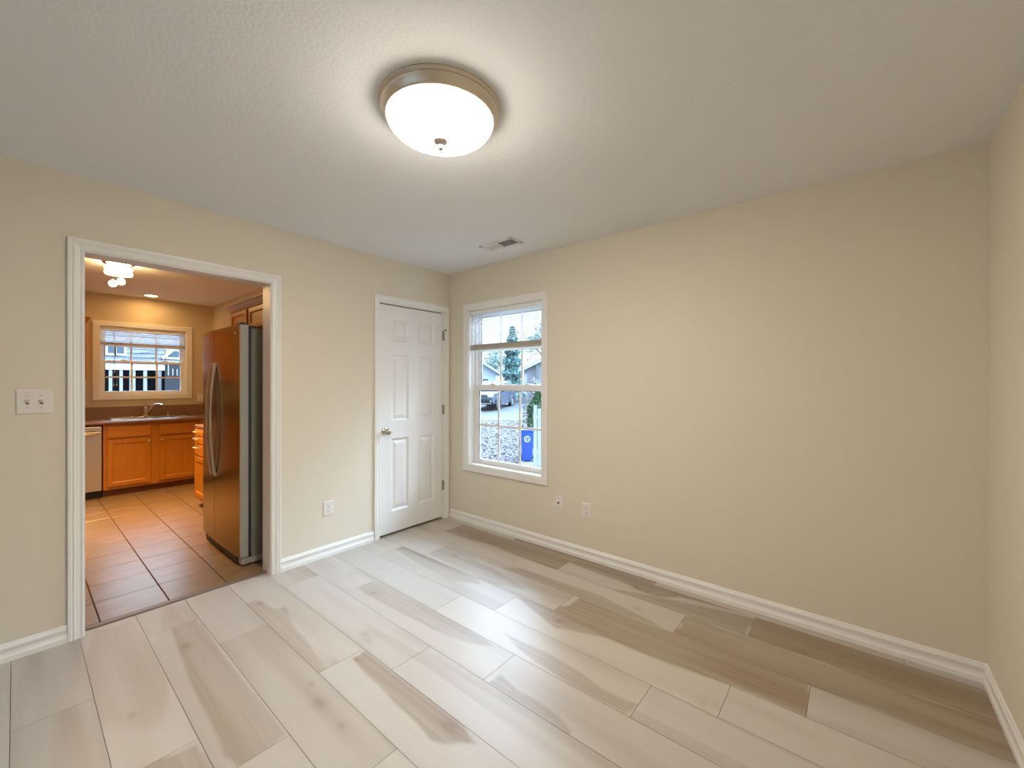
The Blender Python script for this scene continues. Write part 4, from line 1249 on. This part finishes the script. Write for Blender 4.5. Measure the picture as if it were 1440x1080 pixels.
def broad_tree(de, la, ztop, rad, label, m_, n=1500, sm=(.06, .14), bare=False):
    b = out(de, la); t = thing('tree', b, label, 'tree')
    cz = ztop - rad
    mb = MB(); mb.tube([(b.x, b.y, b.z - .1), (b.x + .1, b.y, (b.z + cz) / 2), (b.x, b.y, cz)], [rad * .11, rad * .08, rad * .04], 8)
    tips = []
    for i in range(14 if bare else 9):
        a = random.uniform(0, 6.28); e = random.uniform(.1, 1.3)
        dv = Vector((math.cos(a) * math.cos(e), math.sin(a) * math.cos(e), math.sin(e)))
        s0 = Vector((b.x, b.y, cz - rad * random.uniform(.1, .7)))
        tip = s0 + dv * rad * random.uniform(.7, 1.1)
        mb.tube([s0, s0 + dv * rad * .5 + Vector((0, 0, .1)), tip], [rad * .035, rad * .02, .01], 5); tips.append(tip)
    mb.build('trunk', BARK, t)

    def pt():
        k_ = random.choice(tips); s_ = rad * (.42 if not bare else .5)
        return (k_.x + random.gauss(0, s_ * .6), k_.y + random.gauss(0, s_ * .6), k_.z + random.gauss(0, s_ * .5))
    mb = MB(); foliage(mb, n, pt, *sm); mb.build('foliage', m_, t)
    return t


conifer(33.6, 0.02, 5.9, 1.25, 'tall blue green conifer between the two houses outside', 'tree', CONIF, n=4200, sm=(.10, .22))
conifer(15, .95, 1.05, .40, 'narrow green arborvitae shrub behind the white fence', 'shrub', EVERG, n=3000, col=True, sm=(.03, .07))
broad_tree(47, 3.75, 8.6, 2.6, 'leafy tree rising over the right hand house outside', LEAFY, n=2600, sm=(.10, .2))
broad_tree(53, -2.2, 6.6, 2.2, 'nearly bare tree behind the left hand house outside', LEAFY, n=1500, sm=(.10, .2), bare=True)


def shrub(de, la, h, rad, label, m_, n=500):
    b = out(de, la); t = thing('shrub', b, label, 'shrub', 'bare shrubs before the houses outside')
    mb = MB()
    for i in range(14):
        a = random.uniform(0, 6.28); mb.tube([(b.x, b.y, b.z - .05), (b.x + rad * .8 * math.cos(a), b.y + rad * .8 * math.sin(a), b.z + h * random.uniform(.6, 1))], [.02, .006], 4)
    mb.build('stem', BARK, t)

    def pt():
        a = random.uniform(0, 6.28); e = random.random()
        R = rad * math.sqrt(random.random())
        return (b.x + R * math.cos(a), b.y + R * math.sin(a), b.z + h * (.1 + .9 * e * math.sqrt(max(0, 1 - (R / rad) ** 2 * .7))))
    mb = MB(); foliage(mb, n, pt, .04, .11); mb.build('foliage', m_, t)


shrub(35.5, -2.75, 1.9, .6, 'pale bare shrub before the left house, left of its twin', SHRUBM)
shrub(34.5, -1.55, 1.7, .5, 'pale bare shrub before the left house, nearest the conifer', SHRUBM)
shrub(31.5, 1.75, 2.1, .5, 'grey bare shrub before the right hand house', SHRUBM)


def gable_house(name, de, l0, l1, depth, eave, slope, label, wallm, over=.35):
    """gable end faces the camera post; l0..l1 lateral extent, ridge in the middle"""
    g = thing(name, out(de, (l0 + l1) / 2), label, 'house')
    lm = (l0 + l1) / 2; ridge = eave + slope * (l1 - l0) / 2
    def W(la, dd, z):
        p = C0 + FW * (de + dd) + RT * la; return Vector((p.x, p.y, z))
    z0 = -1.2
    sec = [(l0, z0), (l1, z0), (l1, eave), (lm, ridge), (l0, eave)]
    mb = MB(); mb.add([W(a, 0, z) for a, z in sec] + [W(a, depth, z) for a, z in sec],
                      [(0, 1, 2, 3, 4), (9, 8, 7, 6, 5)] + [(i, (i + 1) % 5, 5 + (i + 1) % 5, 5 + i) for i in range(5)])
    mb.build('wall', wallm, g)
    mb = MB(); th_ = .12
    for sg, le in ((-1, l0 - over), (1, l1 + over)):
        ze = ridge - slope * abs(le - lm)
        q0 = [(lm, ridge + .02), (le, ze + .02), (le, ze + .02 + th_), (lm, ridge + .02 + th_)]
        mb.add([W(a, -over, z) for a, z in q0] + [W(a, depth + over, z) for a, z in q0], [(0, 1, 2, 3), (7, 6, 5, 4)] + [(i, (i + 1) % 4, 4 + (i + 1) % 4, 4 + i) for i in range(4)])
    mb.build('roof', ROOF, g)
    mb = MB()
    for le in (l0 - over, l1 + over):
        ze = ridge - slope * abs(le - lm)
        q0 = [(lm, ridge + .10), (le, ze + .10), (le, ze - .12), (lm, ridge - .12)]
        mb.add([W(a, -over - .04, z) for a, z in q0] + [W(a, -over, z) for a, z in q0], [(0, 1, 2, 3), (7, 6, 5, 4)] + [(i, (i + 1) % 4, 4 + (i + 1) % 4, 4 + i) for i in range(4)])
    mb.build('fascia', FASC, g)
    return g, W


g, W = gable_house('house', 38, -10.8, -1.45, 9, 2.45, .62, 'pale blue gabled house outside, left of the conifer', SIDING)
mb = MB(); mb.add([W(a, dd, z) for a, dd, z in ((-3.2, -.04, .5), (-2.2, -.04, .5), (-2.2, -.04, 1.7), (-3.2, -.04, 1.7), (-3.2, .02, .5), (-2.2, .02, .5), (-2.2, .02, 1.7), (-3.2, .02, 1.7))],
                  [(0, 1, 2, 3), (4, 5, 6, 7), (0, 1, 5, 4), (1, 2, 6, 5), (2, 3, 7, 6), (3, 0, 4, 7)]); mb.build('window', DARKW, g)
g, W = gable_house('house', 34, 1.25, 11.0, 9, 2.65, .50, 'grey gabled house outside, right of the conifer', mat('grey_house_wall', (0.30, 0.31, 0.34), .8))
mb = MB()
for a in (1.98, 3.6):
    mb.add([W(a + i * .16, -.30 + j * .16, z) for z in (-.3, 2.9) for j in (0, 1) for i in (0, 1)], [(0, 1, 3, 2), (4, 6, 7, 5), (0, 4, 5, 1), (1, 5, 7, 3), (3, 7, 6, 2), (2, 6, 4, 0)])
mb.build('porch_post', POST, g)

# white fence boards at the right edge of the window
fp = out(12.0, .68)
fe = thing('fence', fp, 'white vertical board fence beside the blue bin outside', 'fence')
for i in range(7):
    c = out(12.0 + i * .02, .68 + i * .115); top = .70 if i % 2 == 0 else .60
    mb = MB(); mb.obox((c.x, c.y, (c.z - .05 + top) / 2), RT, FW, (0, 0, 1), .049, .012, (top - c.z + .05) / 2); mb.build('board', WOODF, fe)
for z in (-.65, .35):
    a, b = out(12.03, .63, z), out(12.16, 1.45, z)
    mb = MB(); mb.obox((a + b) / 2, RT, FW, (0, 0, 1), .42, .02, .045); mb.build('rail', WOODF, fe)

# blue recycling bin
bp_ = out(12.9, .47); bz = bp_.z
rb = thing('recycling_bin', bp_, 'blue wheeled recycling bin with white emblem beside the fence outside', 'recycling bin')
def Bn(la, dd, z): return bp_ + RT * la + FW * dd + Vector((0, 0, z))
mb = MB()
lo_, hi_ = [(-.145, -.20), (.145, -.20), (.145, .20), (-.145, .20)], [(-.20, -.27), (.20, -.27), (.20, .27), (-.20, .27)]
mb.add([Bn(a, dd, .03) for a, dd in lo_] + [Bn(a, dd, .93) for a, dd in hi_], [(3, 2, 1, 0), (4, 5, 6, 7)] + [(i, (i + 1) % 4, 4 + (i + 1) % 4, 4 + i) for i in range(4)])
mb.build('body', BINB, rb, bevel=.02)
mb = MB(); mb.obox(Bn(0, 0, .965), RT, FW, (0, 0, 1), .215, .29, .032); mb.build('lid', BINB, rb, bevel=.015)
for sx in (-1, 1):
    mb = MB(); c = Bn(sx * .17, .17, .10)
    vs_, n = [], 20
    for e in (-.022, .022):
        for i in range(n):
            a = 2 * math.pi * i / n; vs_.append(c + RT * e + FW * .10 * math.cos(a) + Vector((0, 0, .10 * math.sin(a))))
    mb.add(vs_, [tuple(range(n)), tuple(range(2 * n - 1, n - 1, -1))] + [(i, (i + 1) % n, n + (i + 1) % n, n + i) for i in range(n)]); mb.build('wheel', TYRE, rb)
# emblem: white ring with three chasing arrows, on the tilted front face
mb = MB()
tl = Vector((0, 0, .9)) - FW * .07; tl = tl.normalized(); nrm = tl.cross(RT).normalized()
if nrm.dot(FW) > 0: nrm = -nrm
ec = Bn(0, -.2535, .71) + nrm * .003
def Em(a, b): return ec + RT * a + tl * b
n = 28
vs_ = []
for R in (.098, .078):
    for i in range(n): vs_.append(Em(R * math.cos(2 * math.pi * i / n), R * math.sin(2 * math.pi * i / n)))
mb.add(vs_, [(i, (i + 1) % n, n + (i + 1) % n, n + i) for i in range(n)])
for k3 in range(3):
    a0 = math.pi / 2 + k3 * 2 * math.pi / 3
    def Rt(a, b): return Em(a * math.cos(a0) - b * math.sin(a0), a * math.sin(a0) + b * math.cos(a0))
    mb.add([Rt(.050, -.022), Rt(.030, -.030), Rt(.030, .010), Rt(.050, .010)], [(0, 1, 2, 3)])
    mb.add([Rt(.060, .008), Rt(.020, .008), Rt(.036, .036)], [(0, 1, 2)])
mb.build('emblem', WHITE, rb, label='white round recycling emblem')

# parked dark car (local axes: +x forward, y left, z up)
cp = out(28.6, -1.30)
car = thing('car', (cp.x, cp.y, cp.z + .02), 'dark sport utility car parked on the driveway outside the window', 'car', rotz=math.radians(201))
def cbox(*a): return MB().box(*a)


hw = .93
side = [(-2.32, .42), (-2.36, .75), (-2.30, 1.02), (-2.22, 1.08), (-1.98, 1.62), (-1.80, 1.70), (-.4, 1.74), (.28, 1.70), (1.06, 1.14), (2.02, 1.06), (2.28, .96), (2.36, .70), (2.36, .42), (1.95, .30), (-2.0, .30)]
mb = MB()
prof_ = side; n = len(prof_)
rows = [(-hw, .0), (-hw + .04, 0), (hw - .04, 0), (hw, 0)]
def tum(z): return .16 * max(0, (z - 1.08)) / .64
vs_ = [];
for sgn, in_ in ((-1, 0), (1, 0)):
    for x, z in prof_: vs_.append((x, sgn * (hw - tum(z) - (.05 if x > 2.1 else 0)), z))
mb.add(vs_, [tuple(range(n)), tuple(range(2 * n - 1, n - 1, -1))] + [(i, (i + 1) % n, n + (i + 1) % n, n + i) for i in range(n)])
mb.build('body', CARB, car, bevel=.06, local=True, seg=3)
def cquad(name, pts, m_, thick):
    q = MB(); k_ = len(pts); o_ = Vector(thick)
    q.add([Vector(p) for p in pts] + [Vector(p) + o_ for p in pts], [tuple(range(k_)), tuple(range(2 * k_ - 1, k_ - 1, -1))] + [(i, (i + 1) % k_, k_ + (i + 1) % k_, k_ + i) for i in range(k_)])
    return q.build(name, m_, car, local=True)
cquad('windscreen', [(1.03, -.80, 1.19), (1.03, .80, 1.19), (.36, .70, 1.655), (.36, -.70, 1.655)], CARG, (.035, 0, .03))
for sg in (-1, 1):
    cquad('side_window', [(.92, sg * (hw - .015), 1.14), (-.35, sg * (hw - .015), 1.14), (-.35, sg * (hw - .135), 1.62), (.28, sg * (hw - .135), 1.62)], CARG, (0, sg * .012, 0))
    cquad('side_window', [(-.45, sg * (hw - .015), 1.14), (-1.95, sg * (hw - .015), 1.14), (-1.80, sg * (hw - .130), 1.60), (-.45, sg * (hw - .135), 1.62)], CARG, (0, sg * .012, 0))
    q = MB(); q.tube([(-1.85, sg * .66, 1.72), (-1.7, sg * .66, 1.79), (.0, sg * .66, 1.80), (.15, sg * .66, 1.73)], .025, 8); q.build('roof_rail', CARM, car, local=True)
    q = MB(); q.box(.72, .88, sg * (hw - .02), sg * (hw + .20), 1.10, 1.26); q.build('mirror', CARB, car, bevel=.03, local=True)
    q = MB(); q.box(2.20, 2.365, sg * .52, sg * .87, .78, .93); q.build('headlight', LENSC, car, bevel=.02, local=True)
    q = MB(); q.box(2.30, 2.372, sg * .58, sg * .78, .48, .58); q.build('fog_light', LENSC, car, bevel=.01, local=True)
    for wx in (1.45, -1.42):
        q = MB(); q.lathe([(.20, -.12), (.33, -.12), (.365, -.09), (.365, .09), (.33, .12), (.20, .12), (.20, -.12)], (wx, sg * (hw - .10), .345), 'Y', 28)
        wl = q.build('wheel', TYRE, car, local=True)
        q = MB(); q.lathe([(.215, .02), (.21, .125), (.17, .115), (.05, .10), (0, .11)] if sg > 0 else [(.215, -.02), (.21, -.125), (.17, -.115), (.05, -.10), (0, -.11)], (wx, sg * (hw - .10), .345), 'Y', 20); q.build('rim', CARM, wl, local=True)
        q = MB(); q.lathe([(.40, .0), (.47, .0), (.47, .04 * sg), (.40, .04 * sg), (.40, 0)], (wx, sg * (hw - .015), .345), 'Y', 28); q.build('wheel_arch', BLACK, car, local=True)
q = MB(); q.box(2.33, 2.368, -.50, .50, .77, .93); gr = q.build('grille', BLACK, car, local=True)
q = MB()
for i in range(7): q.box(2.36, 2.376, -.47 + i * .141, -.39 + i * .141, .785, .915)
q.build('grille_frame', CARM, gr, local=True)
q = MB(); q.box(2.34, 2.374, -.72, .72, .46, .62); q.build('air_intake', BLACK, car, bevel=.02, local=True)
q = MB(); q.box(2.33, 2.395, -.80, .80, .33, .40); q.build('bumper', CARM, car, bevel=.02, local=True)

# neighbour's building behind the kitchen window
NY = 22.0
nb = thing('neighbour_house', (0.7, NY, zg(.7, NY)), 'white sided neighbouring house with open dark porch behind the kitchen window', 'house')
mb = MB(); mb.box(-7, 9, NY, NY + 7, 2.10, 5.4)
z = 2.10
while z < 5.4:      # lap boards
    mb.prism([(NY - .035, z), (NY, z), (NY, z + .19), (NY - .008, z + .19)], 'X', -7, 9); z += .19
mb.build('siding', SIDINGW, nb)
mb = MB(); mb.prism([(NY - .5, 5.35), (NY + 3.5, 7.4), (NY + 7.5, 5.35)], 'X', -7.4, 9.4); mb.build('roof', ROOF, nb)
MB().box(-7, 9, NY - .08, NY + .1, 1.90, 2.13).build('porch_beam', FASC, nb)
MB().box(-7, 9, NY + 2.6, NY + 2.7, -1.2, 2.10).build('porch_back_wall', DARK, nb)
MB().box(-7, 9, NY + .0, NY + 2.6, zg(1, NY) - .5, zg(1, NY) + .03).build('porch_floor', DARK, nb)
for px_, w_ in ((-6.2, .07), (-4.6, .07), (-3.0, .07), (-1.4, .07), (-.13, .055), (.21, .055), (.585, .10), (1.02, .065), (1.50, .10)):
    MB().box(px_ - w_, px_ + w_, NY - .06, NY + .06, zg(px_, NY) - .2, 1.92).build('porch_post', POST, nb)
for a0, a1, z0, z1 in ((-.22, -.02, 2.62, 2.92), (.065, .31, 2.62, 2.93), (1.83, 2.25, 2.54, 2.84)):
    wn_ = MB().box(a0 - .07, a1 + .07, NY - .07, NY, z0 - .09, z1 + .07).build('window', FASC, nb)
    MB().box(a0, a1, NY - .075, NY - .06, z0, z1).build('pane', DARKW, wn_)
mb = MB(); mb.tube([(1.62, NY - .10, 2.46), (1.98, NY - .10, 2.84)], .06, 8); mb.build('stair_rail', FASC, nb)
mb = MB(); mb.tube([(.43, NY - .10, 2.40), (.9, NY - .10, 2.43), (1.4, NY - .10, 2.50)], .012, 6); mb.tube([(.62, NY - .10, 2.62), (1.2, NY - .10, 2.75), (1.5, NY - .10, 2.79)], .012, 6); mb.build('cable', SLOT, nb)
# dark picket screen right of the porch
pf = thing('picket_fence', (2.3, NY - .5, zg(2.3, NY)), 'dark picket fence with pale slats right of the porch posts', 'fence')
MB().box(1.66, 4.4, NY - .40, NY - .36, zg(2, NY) - .2, 1.66).build('lower_panel', DARKF, pf)
MB().box(1.66, 4.4, NY - .40, NY - .37, 1.66, 2.20).build('upper_panel', DARKF, pf)
for i in range(9):
    x = 1.78 + i * .165
    MB().box(x - .022, x + .022, NY - .43, NY - .40, 1.66, 1.98 if i else 2.2).build('slat', POST, pf)
